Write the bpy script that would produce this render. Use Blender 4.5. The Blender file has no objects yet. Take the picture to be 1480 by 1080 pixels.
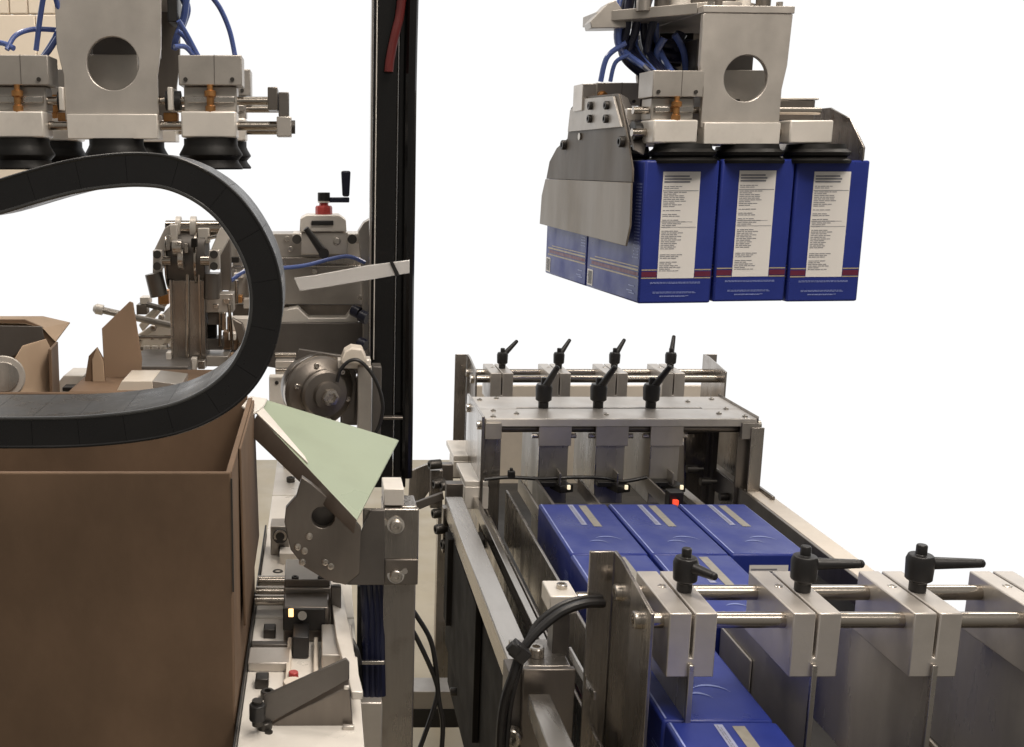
import bpy, bmesh, math, random
from mathutils import Vector, Matrix
random.seed(7)
S = bpy.context.scene
C = S.collection
# ------------------------------------------------------------------ camera
F, PX, PY, HCAM = 1545.0, 460.0, 540.0, 1.60      # focal length and principal point in photo pixels
TH = math.atan(302/1545.0)
cs, sn = math.cos(TH), math.sin(TH)
cd = bpy.data.cameras.new('camera'); cam = bpy.data.objects.new('camera', cd); C.objects.link(cam)
cam.location = (0, 0, HCAM); cam.rotation_euler = (math.pi/2-TH, 0, 0)
cd.sensor_width = 36; cd.lens = F/1480*36; cd.shift_x = (740-PX)/1480; cd.clip_start = .02; cd.clip_end = 100
S.camera = cam
# ------------------------------------------------------------------ light
w = bpy.data.worlds.new('World'); S.world = w; w.use_nodes = True
w.node_tree.nodes['Background'].inputs[0].default_value = (.95, .90, .84, 1)
w.node_tree.nodes['Background'].inputs[1].default_value = 1
_N = w.node_tree.nodes; _L = w.node_tree.links                # dim hall: pale roof above, darker floor below
_g = _N.new('ShaderNodeNewGeometry'); _x = _N.new('ShaderNodeSeparateXYZ'); _m = _N.new('ShaderNodeMapRange'); _r = _N.new('ShaderNodeValToRGB')
_L.new(_g.outputs['Incoming'], _x.inputs[0]); _L.new(_x.outputs['Z'], _m.inputs['Value'])
_m.inputs['From Min'].default_value = .7; _m.inputs['From Max'].default_value = -.7     # Incoming points back at the eye
_L.new(_m.outputs[0], _r.inputs[0])
_r.color_ramp.elements[0].color = (.115, .10, .08, 1); _r.color_ramp.elements[1].color = (.37, .355, .33, 1)
_L.new(_r.outputs[0], w.node_tree.nodes['Background'].inputs[0])
def area(name, loc, target, sx, sy, e, col):
    l = bpy.data.lights.new(name, 'AREA'); l.shape = 'RECTANGLE'; l.size = sx; l.size_y = sy; l.energy = e; l.color = col
    o = bpy.data.objects.new(name, l); C.objects.link(o); o.location = loc
    o.rotation_euler = (Vector(target)-Vector(loc)).to_track_quat('-Z', 'Y').to_euler()
area('ceiling_lamp', (.9, 1.0, 4.0), (.6, 2.0, .9), .35, 2.4, 62, (1, .905, .80))
area('ceiling_lamp', (-1.3, 2.6, 4.0), (-.2, 2.0, 1.0), .35, 2.4, 40, (1, .905, .80))
area('ceiling_lamp', (2.4, 3.2, 4.0), (.8, 2.2, 1.0), .35, 2.4, 40, (1, .905, .80))
area('ceiling_lamp', (1.0, -.5, 3.9), (.6, 2.0, 1.4), 2.4, .35, 38, (1, .91, .81))
S.view_settings.view_transform = 'Standard'; S.view_settings.look = 'None'
S.view_settings.exposure = 0; S.view_settings.gamma = 1

# ------------------------------------------------------------------ materials
MATS = {}
def mat(name, col, rough=.5, metal=0, var=.12, scale=8, stretch=(1, 1, 1), bump=0, bscale=60, rvar=.1, spec=.5, trans=0, coat=0, emit=None, wear=0):
    m = bpy.data.materials.new(name); m.use_nodes = True; nt = m.node_tree; N = nt.nodes; L = nt.links
    b = N['Principled BSDF']; b.inputs['Metallic'].default_value = metal; b.inputs['Roughness'].default_value = rough
    b.inputs['Specular IOR Level'].default_value = spec
    b.inputs['Transmission Weight'].default_value = trans; b.inputs['Coat Weight'].default_value = coat
    tc = N.new('ShaderNodeTexCoord'); mp = N.new('ShaderNodeMapping'); mp.inputs['Scale'].default_value = stretch
    L.new(tc.outputs['Object'], mp.inputs['Vector'])
    n = N.new('ShaderNodeTexNoise'); n.inputs['Scale'].default_value = scale; n.inputs['Detail'].default_value = 6; n.inputs['Roughness'].default_value = .62
    L.new(mp.outputs[0], n.inputs['Vector'])
    r = N.new('ShaderNodeValToRGB'); r.color_ramp.elements[0].position = .3; r.color_ramp.elements[1].position = .7
    a = [c*(1-var) for c in col]; z = [min(1, c*(1+var)) for c in col]
    r.color_ramp.elements[0].color = (*a, 1); r.color_ramp.elements[1].color = (*z, 1)
    L.new(n.outputs['Fac'], r.inputs[0])
    out = r.outputs[0]
    if wear:
        n3 = N.new('ShaderNodeTexNoise'); n3.inputs['Scale'].default_value = scale*3.1; n3.inputs['Detail'].default_value = 8; L.new(tc.outputs['Object'], n3.inputs['Vector'])
        r3 = N.new('ShaderNodeValToRGB'); r3.color_ramp.elements[0].position = .56; r3.color_ramp.elements[1].position = .72
        L.new(n3.outputs['Fac'], r3.inputs[0])
        mx = N.new('ShaderNodeMix'); mx.data_type = 'RGBA'; mx.inputs['B'].default_value = (.10, .075, .05, 1)
        ml = N.new('ShaderNodeMath'); ml.operation = 'MULTIPLY'; ml.inputs[1].default_value = wear; L.new(r3.outputs[0], ml.inputs[0])
        L.new(ml.outputs[0], mx.inputs['Factor']); L.new(out, mx.inputs['A']); out = mx.outputs['Result']
    L.new(out, b.inputs['Base Color'])
    if rvar:
        n2 = N.new('ShaderNodeTexNoise'); n2.inputs['Scale'].default_value = scale*2.3; n2.inputs['Detail'].default_value = 5; L.new(mp.outputs[0], n2.inputs['Vector'])
        mr = N.new('ShaderNodeMapRange'); mr.inputs['From Min'].default_value = .3; mr.inputs['From Max'].default_value = .7
        mr.inputs['To Min'].default_value = max(.03, rough-rvar); mr.inputs['To Max'].default_value = min(1, rough+rvar)
        L.new(n2.outputs['Fac'], mr.inputs['Value']); L.new(mr.outputs[0], b.inputs['Roughness'])
    if bump:
        n4 = N.new('ShaderNodeTexNoise'); n4.inputs['Scale'].default_value = bscale; n4.inputs['Detail'].default_value = 4; L.new(mp.outputs[0], n4.inputs['Vector'])
        bp = N.new('ShaderNodeBump'); bp.inputs['Strength'].default_value = bump; bp.inputs['Distance'].default_value = .002
        L.new(n4.outputs['Fac'], bp.inputs['Height']); L.new(bp.outputs[0], b.inputs['Normal'])
    if emit:
        b.inputs['Emission Color'].default_value = (*emit[0], 1); b.inputs['Emission Strength'].default_value = emit[1]
    MATS[name] = m; return m
STEEL = mat('brushed stainless steel', (.36, .33, .30), .26, .88, .34, 9, (1, 1, .12), .18, 220, .14, wear=.25)
PLATE = mat('dull bent sheet', (.47, .44, .40), .30, .6, .22, 6, (1, 1, .2), .08, 150, .12, wear=.10)
STEELH = mat('brushed stainless flat bar', (.48, .45, .415), .26, .92, .14, 6, (1, .12, 1), .1, 220, .1, wear=.08)
DSTEEL = mat('dark stainless plate', (.20, .178, .158), .36, .8, .28, 8, (1, 1, .2), .08, 150, .08, wear=.1)
GSTEEL = mat('grey steel plate', (.13, .118, .108), .42, .5, .22, 6, (1, 1, 1), .1, 150, .1)
ALU = mat('bead blasted aluminium', (.57, .53, .485), .37, .62, .13, 9, (1, 1, 1), .06, 400, .08, wear=.04)
ALUD = mat('anodised grey aluminium', (.42, .39, .355), .40, .55, .15, 9, (1, 1, 1), .06, 400, .08, wear=.04)
ALUL = mat('milled pale aluminium', (.76, .715, .655), .42, .33, .06, 14, (1, 1, 1), .05, 400, .08, wear=.08)
CHROME = mat('polished steel shaft', (.44, .395, .345), .2, 1, .08, 14, (.1, 1, 1), 0, 60, .05)
BOLT = mat('zinc bolt', (.55, .51, .46), .28, .95, .15, 30)
DBOLT = mat('dark bolt', (.06, .055, .05), .4, .6, .2, 30)
BLACK = mat('black plastic', (.013, .012, .012), .42, 0, .25, 20, bump=.05, bscale=300)
CHAINM = mat('black chain plastic', (.012, .0115, .012), .30, 0, .2, 14, spec=.45, bump=.04, bscale=200)
RUBBER = mat('black rubber', (.007, .0065, .006), .55, 0, .3, 25, spec=.25)
BLUEH = mat('blue air hose', (.075, .115, .32), .22, 0, .15, 10, coat=.3, rvar=.05)
NAVY = mat('dark navy hose', (.008, .010, .03), .35, 0, .2, 10)
RED = mat('red anodised knob', (.42, .055, .05), .35, .1, .15, 30)
REDH = mat('dark red cable', (.10, .010, .009), .4, 0, .15, 20)
BRASS = mat('brass fitting', (.45, .22, .08), .35, .8, .3, 40)
KRAFT = mat('kraft cardboard', (.178, .115, .073), .70, 0, .34, 3.4, (1, 1, .6), .12, 90, .08, .3, wear=.12)
KRAFTL = mat('pale cardboard inside', (.46, .34, .24), .85, 0, .10, 6, (1, 1, .4), .1, 90, .05, .25)
GREEN = mat('pale green coated plate', (.30, .35, .255), .30, 0, .05, 4, bump=.03, rvar=.10, wear=.08)
BED = mat('pale machine bed', (.80, .76, .70), .36, .1, .08, 9, rvar=.12, wear=.04)
WHITEP = mat('cream painted metal', (.70, .63, .54), .45, 0, .08, 10, wear=.04)
FLOORM = mat('beige factory floor', (.46, .395, .28), .45, 0, .07, 3, rvar=.15, wear=.1)
WALLM = mat('cream wall sheet', (.86, .76, .63), .6, 0, .04, 3)
GLUE = mat('pale cloudy acrylic', (.90, .88, .86), .10, 0, .05, 14, trans=.42)
KRAFTM = mat('mid brown cardboard', (.34, .235, .16), .82, 0, .08, 5, (1, 1, .4), .1, 90, .05, .25)
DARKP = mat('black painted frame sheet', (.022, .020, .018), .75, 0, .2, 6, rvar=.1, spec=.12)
BRONZE = mat('dull brown grey sheet', (.105, .088, .070), .5, .25, .25, 5, (1, 1, .3), .06, 120, .1, wear=.1)
REFLP = mat('cream lined sheet', (.215, .182, .142), .40, .3, .14, 4, (1, 1, .3), .06, 120, .1, wear=.1)  # cream tone paints the floor reflection on the lower side plate
BLUEC = mat('blue printed carton', (.021, .036, .225), .36, 0, .14, 7, bump=.22, bscale=11, rvar=.12, spec=.34)
LABEL = mat('cream label print', (.80, .77, .73), .45, 0, .03, 10)
INKG = mat('grey ink', (.22, .22, .25), .5, 0, .2, 120)
INKR = mat('dark red print', (.13, .016, .045), .4, 0, .1, 30)
INKB = mat('beige print', (.42, .35, .24), .4, 0, .15, 30)
INKL = mat('pale blue print', (.26, .31, .60), .4, 0, .25, 60)
INKW = mat('pale print', (.33, .35, .50), .4, 0, .1, 60)
INKF = mat('faint pale print', (.16, .20, .44), .35, 0, .3, 40)
INKK = mat('black ink', (.02, .02, .025), .5, 0, .1, 60)
INKY = mat('straw yellow print', (.28, .26, .22), .4, 0, .15, 50)
BELT = mat('dark conveyor belt', (.03, .028, .026), .5, 0, .2, 10)
LEDW = mat('lit warm sensor lamp', (.9, .8, .6), .4, emit=((1, .84, .58), .85), var=.02, rvar=0)
LEDR = mat('lit red sensor lamp', (.8, .05, .03), .4, emit=((1, .10, .04), .8), var=.02, rvar=0)
LEDO = mat('lit orange sensor lamp', (.9, .5, .2), .4, emit=((1, .55, .22), 2.6), var=.02, rvar=0)
def emis(name, col, s):
    m = bpy.data.materials.new(name); m.use_nodes = True; nt = m.node_tree
    nt.nodes.remove(nt.nodes['Principled BSDF']); e = nt.nodes.new('ShaderNodeEmission')
    e.inputs[0].default_value = (*col, 1); e.inputs[1].default_value = s
    nt.links.new(e.outputs[0], nt.nodes['Material Output'].inputs[0]); return m
BACK = emis('lit white backdrop', (1, 1, 1), 1.02)

# ------------------------------------------------------------------ helpers
def at(px, py, Y):
    u = (px-PX)/F; v = (py-PY)/F; t = Y/(cs-v*sn)
    return Vector((u*t, Y, HCAM+(-sn-v*cs)*t))
def onplane(px, py, p0, n):
    d = at(px, py, 1.0)-Vector((0, 0, HCAM)); o = Vector((0, 0, HCAM))
    return o+d*((p0-o).dot(n)/d.dot(n))
class MB:
    def __init__(s): s.b = bmesh.new()
    def box(s, c, size, rot=None):
        M = Matrix.Translation(Vector(c)) @ (rot.to_4x4() if rot else Matrix()) @ Matrix.Diagonal((*size, 1))
        bmesh.ops.create_cube(s.b, size=1, matrix=M); return s
    def bb(s, x0, x1, y0, y1, z0, z1): return s.box(((x0+x1)/2, (y0+y1)/2, (z0+z1)/2), (abs(x1-x0), abs(y1-y0), abs(z1-z0)))
    def rb(s, x0, y0, x1, y1, Y, d):          # box whose front face fills a photo rectangle at distance Y, d deep
        a = at(x0, (y0+y1)/2, Y); b = at(x1, (y0+y1)/2, Y)
        return s.bb(a.x, b.x, Y, Y+d, at(x0, y1, Y).z, at(x0, y0, Y).z)
    def cyl(s, p0, p1, r, n=16, r2=None):
        p0 = Vector(p0); p1 = Vector(p1); d = p1-p0
        M = Matrix.Translation((p0+p1)/2) @ d.to_track_quat('Z', 'Y').to_matrix().to_4x4()
        bmesh.ops.create_cone(s.b, cap_ends=True, segments=n, radius1=r, radius2=r if r2 is None else r2, depth=d.length, matrix=M); return s
    def prism(s, pts, off):                    # closed polygon of 3D points, thickened by vector off
        a = [s.b.verts.new(p) for p in pts]; b = [s.b.verts.new(Vector(p)+Vector(off)) for p in pts]; n = len(a)
        s.b.faces.new(a); s.b.faces.new(b[::-1])
        for i in range(n): s.b.faces.new((a[i], b[i], b[(i+1) % n], a[(i+1) % n]))
        return s
    def pp(s, pts, Y, d): return s.prism([at(x, y, Y) for x, y in pts], (0, d, 0))
    def ringplate(s, outer, c, r, off, n=40):  # polygon with a round hole; outer given as 3D points, hole centre, hole radius
        c = Vector(c); off = Vector(off); ax = (Vector(outer[1])-Vector(outer[0])).normalized()
        nn = off.normalized(); ay = nn.cross(ax)
        O = [((Vector(p)-c).dot(ax), (Vector(p)-c).dot(ay)) for p in outer]
        def hit(t):
            dx, dy = math.cos(t), math.sin(t); best = None
            for i in range(len(O)):
                (x1, y1), (x2, y2) = O[i], O[(i+1) % len(O)]
                ex, ey = x2-x1, y2-y1; den = dx*ey-dy*ex
                if abs(den) < 1e-9: continue
                k = (x1*ey-y1*ex)/den; q = (x1*dy-y1*dx)/den
                if k > 0 and -1e-6 <= q <= 1+1e-6 and (best is None or k < best): best = k
            return (dx*best, dy*best)
        ang = sorted([2*math.pi*i/n for i in range(n)]+[math.atan2(y, x) % (2*math.pi) for x, y in O])
        ang = [a for i, a in enumerate(ang) if i == 0 or a-ang[i-1] > 1e-4]
        P = lambda x, y: c+ax*x+ay*y
        oi = [P(*hit(t)) for t in ang]; ii = [P(r*math.cos(t), r*math.sin(t)) for t in ang]
        V = [[s.b.verts.new(p) for p in L] for L in (oi, ii, [p+off for p in oi], [p+off for p in ii])]
        m = len(ang)
        for i in range(m):
            j = (i+1) % m
            s.b.faces.new((V[0][i], V[0][j], V[1][j], V[1][i])); s.b.faces.new((V[2][i], V[3][i], V[3][j], V[2][j]))
            s.b.faces.new((V[0][i], V[2][i], V[2][j], V[0][j])); s.b.faces.new((V[1][i], V[1][j], V[3][j], V[3][i]))
        return s
    def lathe(s, o, ax, prof, n=24):           # prof: (radius, distance along ax)
        o = Vector(o); q = Vector(ax).to_track_quat('Z', 'Y').to_matrix(); rings = []
        for r, h in prof:
            rings.append([s.b.verts.new(o+q @ Vector((max(r, 1e-4)*math.cos(2*math.pi*i/n), max(r, 1e-4)*math.sin(2*math.pi*i/n), h))) for i in range(n)])
        for a, b in zip(rings, rings[1:]):
            for i in range(n): s.b.faces.new((a[i], a[(i+1) % n], b[(i+1) % n], b[i]))
        s.b.faces.new(rings[0][::-1]); s.b.faces.new(rings[-1]); return s
    def tube(s, pts, r, n=10, sub=8):
        P = [Vector(p) for p in pts]; path = []
        for i in range(len(P)-1):
            a = P[max(0, i-1)]; b = P[i]; c = P[i+1]; d = P[min(len(P)-1, i+2)]
            for k in range(sub):
                t = k/sub; path.append(.5*((2*b)+(c-a)*t+(2*a-5*b+4*c-d)*t*t+(3*b-a-3*c+d)*t**3))
        path.append(P[-1]); rings = []; up = Vector((.3, .5, .81))
        for i, p in enumerate(path):
            t = (path[min(i+1, len(path)-1)]-path[max(i-1, 0)]).normalized()
            u = (up-t*up.dot(t)).normalized(); up = u; v = t.cross(u)
            rings.append([s.b.verts.new(p+r*(u*math.cos(2*math.pi*j/n)+v*math.sin(2*math.pi*j/n))) for j in range(n)])
        for a, b in zip(rings, rings[1:]):
            for i in range(n): s.b.faces.new((a[i], a[(i+1) % n], b[(i+1) % n], b[i]))
        s.b.faces.new(rings[0][::-1]); s.b.faces.new(rings[-1]); return s
    def quad(s, *p): s.b.faces.new([s.b.verts.new(q) for q in p]); return s
def fin(name, mb, m, parent=None, bev=.0015, local=False):
    bm = mb.b
    if parent and not local:
        bm.transform(world(parent).inverted())
    bmesh.ops.recalc_face_normals(bm, faces=bm.faces)
    me = bpy.data.meshes.new(name); bm.to_mesh(me); bm.free(); me.materials.append(m)
    me.shade_smooth(); me.set_sharp_from_angle(angle=math.radians(35))
    o = bpy.data.objects.new(name, me); C.objects.link(o)
    if parent: o.parent = parent
    if bev:
        b = o.modifiers.new('bevel', 'BEVEL'); b.width = bev; b.segments = 2; b.limit_method = 'ANGLE'; b.angle_limit = math.radians(40); b.harden_normals = False
    return o
def world(o):
    M = o.matrix_basis.copy()
    return (world(o.parent) @ M) if o.parent else M
def tag(o, label, cat, group=None, kind=None):
    if label: o['label'] = label
    if cat: o['category'] = cat
    if group: o['group'] = group
    if kind: o['kind'] = kind
    return o
def thing(name, label, cat, loc=(0, 0, 0), rz=0, group=None):
    o = bpy.data.objects.new(name, None); C.objects.link(o); o.empty_display_size = .05
    o.location = loc; o.rotation_euler = (0, 0, rz); return tag(o, label, cat, group)
KIDS = {}
def copy_tree(o, parent=None):
    c = o.copy(); C.objects.link(c)
    if parent: c.parent = parent
    for ch in [k for k in bpy.data.objects if k.parent == o]: copy_tree(ch, c)
    return c
def bolt(name, p, ax, r, parent, m=None, h=None):      # socket cap screw with a recessed hexagon
    h = h or r*.9; mb = MB(); mb.lathe(p, ax, [(r, 0), (r, h*.86), (r*.86, h), (r*.5, h), (r*.5, h*.45), (0, h*.45)], 14)
    return fin(name, mb, m or BOLT, parent, 0)

# ------------------------------------------------------------------ setting
o = fin('backdrop', MB().bb(-16, 16, 9, 9.05, -7, 9), BACK, None, 0); o['kind'] = 'structure'
o = fin('floor', MB().bb(-1.6, .74, .1, 5.7, -.05, 0), FLOORM, None, 0); o['kind'] = 'structure'
wl = thing('wall_panel', 'cream corrugated wall sheet seen behind the left hand suction gripper', 'wall', at(30, 265, 3.2))
for a, b in ((-60, 11), (12, 38), (39, 78), (79, 112)): fin('panel', MB().rb(a, -60, b, 20, 3.2, .03), WALLM, wl, .003)
for a, b in ((-60, 56), (57, 112)): fin('panel', MB().rb(a, 21.5, b, 268, 3.2, .025), WALLM, wl, .003)
cp = thing('cream_panel', 'plain cream panel standing behind the divider frames of the conveyor', 'panel', at(860, 700, 3.35))
fin('sheet', MB().rb(676, 558, 1020, 700, 3.35, .02), WHITEP, cp)
fin('support_foot', MB().bb(.55, .60, 3.32, 3.41, 0, at(700, 700, 3.35).z), WHITEP, cp)
fin('support_foot', MB().bb(1.0, 1.05, 3.32, 3.41, 0, at(700, 700, 3.35).z), WHITEP, cp)

# ------------------------------------------------------------------ product cartons
BW, BH, BD = .143, .268, .297
def product(detail=True):
    t = thing('product_carton', 'blue carton', 'carton')
    e = .0006
    fin('shell', MB().bb(-BW/2, BW/2, 0, BD, 0, BH), BLUEC, t, .004, True)
    def pr(name, m, rects, axis):
        mb = MB()
        for r in rects:
            k = r[4] if len(r) > 4 else 1
            x0, x1, z0, z1 = r[:4]; E = e*k
            if axis == 'f': mb.quad((x0, -E, z0), (x1, -E, z0), (x1, -E, z1), (x0, -E, z1))
            if axis == 'l': mb.quad((-BW/2-E, x0, z0), (-BW/2-E, x1, z0), (-BW/2-E, x1, z1), (-BW/2-E, x0, z1))
            if axis == 't': mb.quad((x0, z0, BH+E), (x1, z0, BH+E), (x1, z1, BH+E), (x0, z1, BH+E))
        return fin(name, mb, m, t, 0, True)
    lx0, lx1, lz0, lz1 = -.037, .035, .048, .247
    pr('label_panel', LABEL, [(lx0, lx1, lz0, lz1)], 'f')
    L = []; z = lz1-.007; R = random.Random(3)
    for k in range(3): L.append((lx0+.003, lx0+.003+R.uniform(.045, .058), z-.0028, z, 2)); z -= .0052
    z -= .004
    while z > lz0+.014:
        if R.random() < .16: z -= .004; continue
        n = R.uniform(.02, .045); x = lx0+.003
        while x < lx0+n:
            wd = R.uniform(.004, .011); L.append((x, min(x+wd, lx1-.004), z-.0012, z, 2)); x += wd+.0012
        z -= .0033
    pr('label_print', INKG, L, 'f')
    for q in ((lx0+.001, lx1-.002, .2115, .2125, 2), (lx0+.001, lx1-.002, .1440, .1447, 2), (lx0+.001, lx1-.01, .1540, .1546, 2)): pr('label_rule', INKG, [q], 'f')
    red = [(-.068, lx0-.001, .051, .061), (lx1+.001, .068, .051, .061)]; [pr('red_stripe', INKR, [q], 'f') for q in red]
    pr('beige_stripe', INKB, [(a, b, z, z+.0022) for a, b, _, _ in red for z in (.0475, .0630)], 'f')
    fine = []
    for x0, x1, zz in ((-.05, .045, .040), (-.05, .045, .038), (-.044, .037, .0215), (-.044, .037, .0195), (-.03, .02, .014), (-.03, .02, .0128)):
        x = x0
        while x < x1: wd = R.uniform(.003, .008); fine.append((x, x+wd, zz, zz+.001)); x += wd+.001
    pr('fine_print', INKL, fine, 'f')
    pr('side_red_stripe', INKR, [(.006, BD-.03, .052, .059)], 'l')
    pr('side_beige_stripe', INKB, [(.006, BD-.02, .0465, .0495), (.006, BD-.02, .0615, .0650), (.006, BD-.05, .0685, .0705)], 'l')
    sp = []
    for zz in [.085+.006*i for i in range(24)]:
        x = .010
        while x < .034: wd = R.uniform(.003, .007); sp.append((x, x+wd, zz, zz+.0022)); x += wd+.0015
    for zz, a in ((.016, .02), (.020, .03), (.030, .022)): sp.append((a, a+.03, zz, zz+.002))
    pr('side_print', INKL, sp, 'l')
    pr('barcode_patch', LABEL, [(BD-.042, BD-.008, .006, .040)], 'l')
    bars = []; x = BD-.038
    while x < BD-.012: wd = R.choice((.0008, .0016)); bars.append((x, x+wd, .009, .037, 2)); x += wd+R.choice((.0008, .0014))
    pr('barcode', INKK, bars, 'l')
    # lid print: two bars and a swoosh
    pr('lid_bar', INKW, [(-.012, -.001, BD-.135, BD-.008)], 't')
    pr('lid_yellow_bar', INKY, [(.010, .026, BD-.145, BD-.012)], 't')
    tx = []
    for i, x in enumerate((-.0095, -.0065)):
        y = BD-.128
        while y < BD-.015: wd = R.uniform(.004, .010); tx.append((x, x+.0014, y, y+wd, 2)); y += wd+.002
    pr('lid_print', INKG, tx, 't')
    mb = MB()
    for k, (cx, cy, rr) in enumerate(((.016, .065, .030), (-.006, .05, .022))):
        pts = [(cx+rr*math.cos(a), cy+.9*rr*math.sin(a)) for a in [math.radians(20+10*i) for i in range(12)]]
        for i in range(11):
            wd = .0045*math.sin(math.pi*(i+.5)/11)+.0008; (x0, y0), (x1, y1) = pts[i], pts[i+1]
            mb.quad((x0, y0, BH+e), (x1, y1, BH+e), (x1*.999, y1+wd, BH+e), (x0*.999, y0+wd, BH+e))
    fin('lid_swoosh', mb, INKF, t, 0, True)
    pr('lid_edge_line', INKL, [(-BW/2+.004, -BW/2+.0065, .004, BD-.004)], 't')
    # flap joints
    fin('flap_seam', MB().bb(-BW/2+.003, BW/2-.003, BD-.0002, BD+.0008, BH-.03, BH-.027), INKL, t, 0, True)
    return t
proto = product()
GZ = math.radians(5.2)
ghang = thing('vacuum_gripper', 'suction gripper holding a block of blue cartons in the air above the conveyor', 'gripper', (.787, 2.04, 1.637), GZ, 'suction grippers')
Mh = world(ghang)
names = {(0, 0): 'nearest left of the hanging blue cartons, beside the gripper side plate', (1, 0): 'nearest middle one of the blue cartons hanging from the gripper',
         (2, 0): 'nearest right one of the blue cartons hanging from the gripper', (0, 1): 'far left hanging blue carton, behind the one with the barcode corner',
         (1, 1): 'far middle hanging blue carton, hidden behind the front middle one', (2, 1): 'far right hanging blue carton, hidden behind the front right one'}
first = True
HB = 1.340-1.637
for i in range(3):
    for j in range(2):
        if i and j: continue
        c = proto if first else copy_tree(proto); first = False
        p = Mh @ Vector(((i-1)*(BW+.0045)+.039, j*(BD+.003)-.002, HB+.0+(.002 if i == 1 else 0)))
        c.location = p; c.rotation_euler = (0, 0, GZ+random.uniform(-.006, .006)+(-.010 if i == 2 else 0)); tag(c, names[(i, j)], 'carton', 'blue cartons lifted by the gripper')
LX = (.536, .685, .832); ZB = .896-BH
rows = [1.868, 1.568, 1.268, .968]
lab = {(0, 0): 'farthest blue carton in the left lane of the conveyor, just before the portal frame', (0, 1): 'second farthest blue carton in the left lane, behind the near end plate',
       (0, 2): 'third blue carton in the left lane, showing its swoosh under the clamp block', (0, 3): 'nearest blue carton in the left lane, cut by the lower picture edge',
       (1, 0): 'farthest blue carton in the middle lane, just before the red lamp', (1, 1): 'nearer blue carton in the middle lane, partly hidden by the first sideways lever',
       (2, 0): 'only blue carton in the right lane of the conveyor, beside the pale rail'}
for i, x in enumerate(LX):
    for j, y in enumerate(rows):
        if i == 2 and j > 0 or i == 1 and j > 1: continue
        c = copy_tree(proto); c.location = (x+random.uniform(-.002, .002)-(.018 if j > 1 else 0), y, ZB); c.rotation_euler = (0, 0, random.uniform(-.008, .008))
        tag(c, lab[(i, j)], 'carton', 'blue cartons queued on the conveyor')

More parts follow.
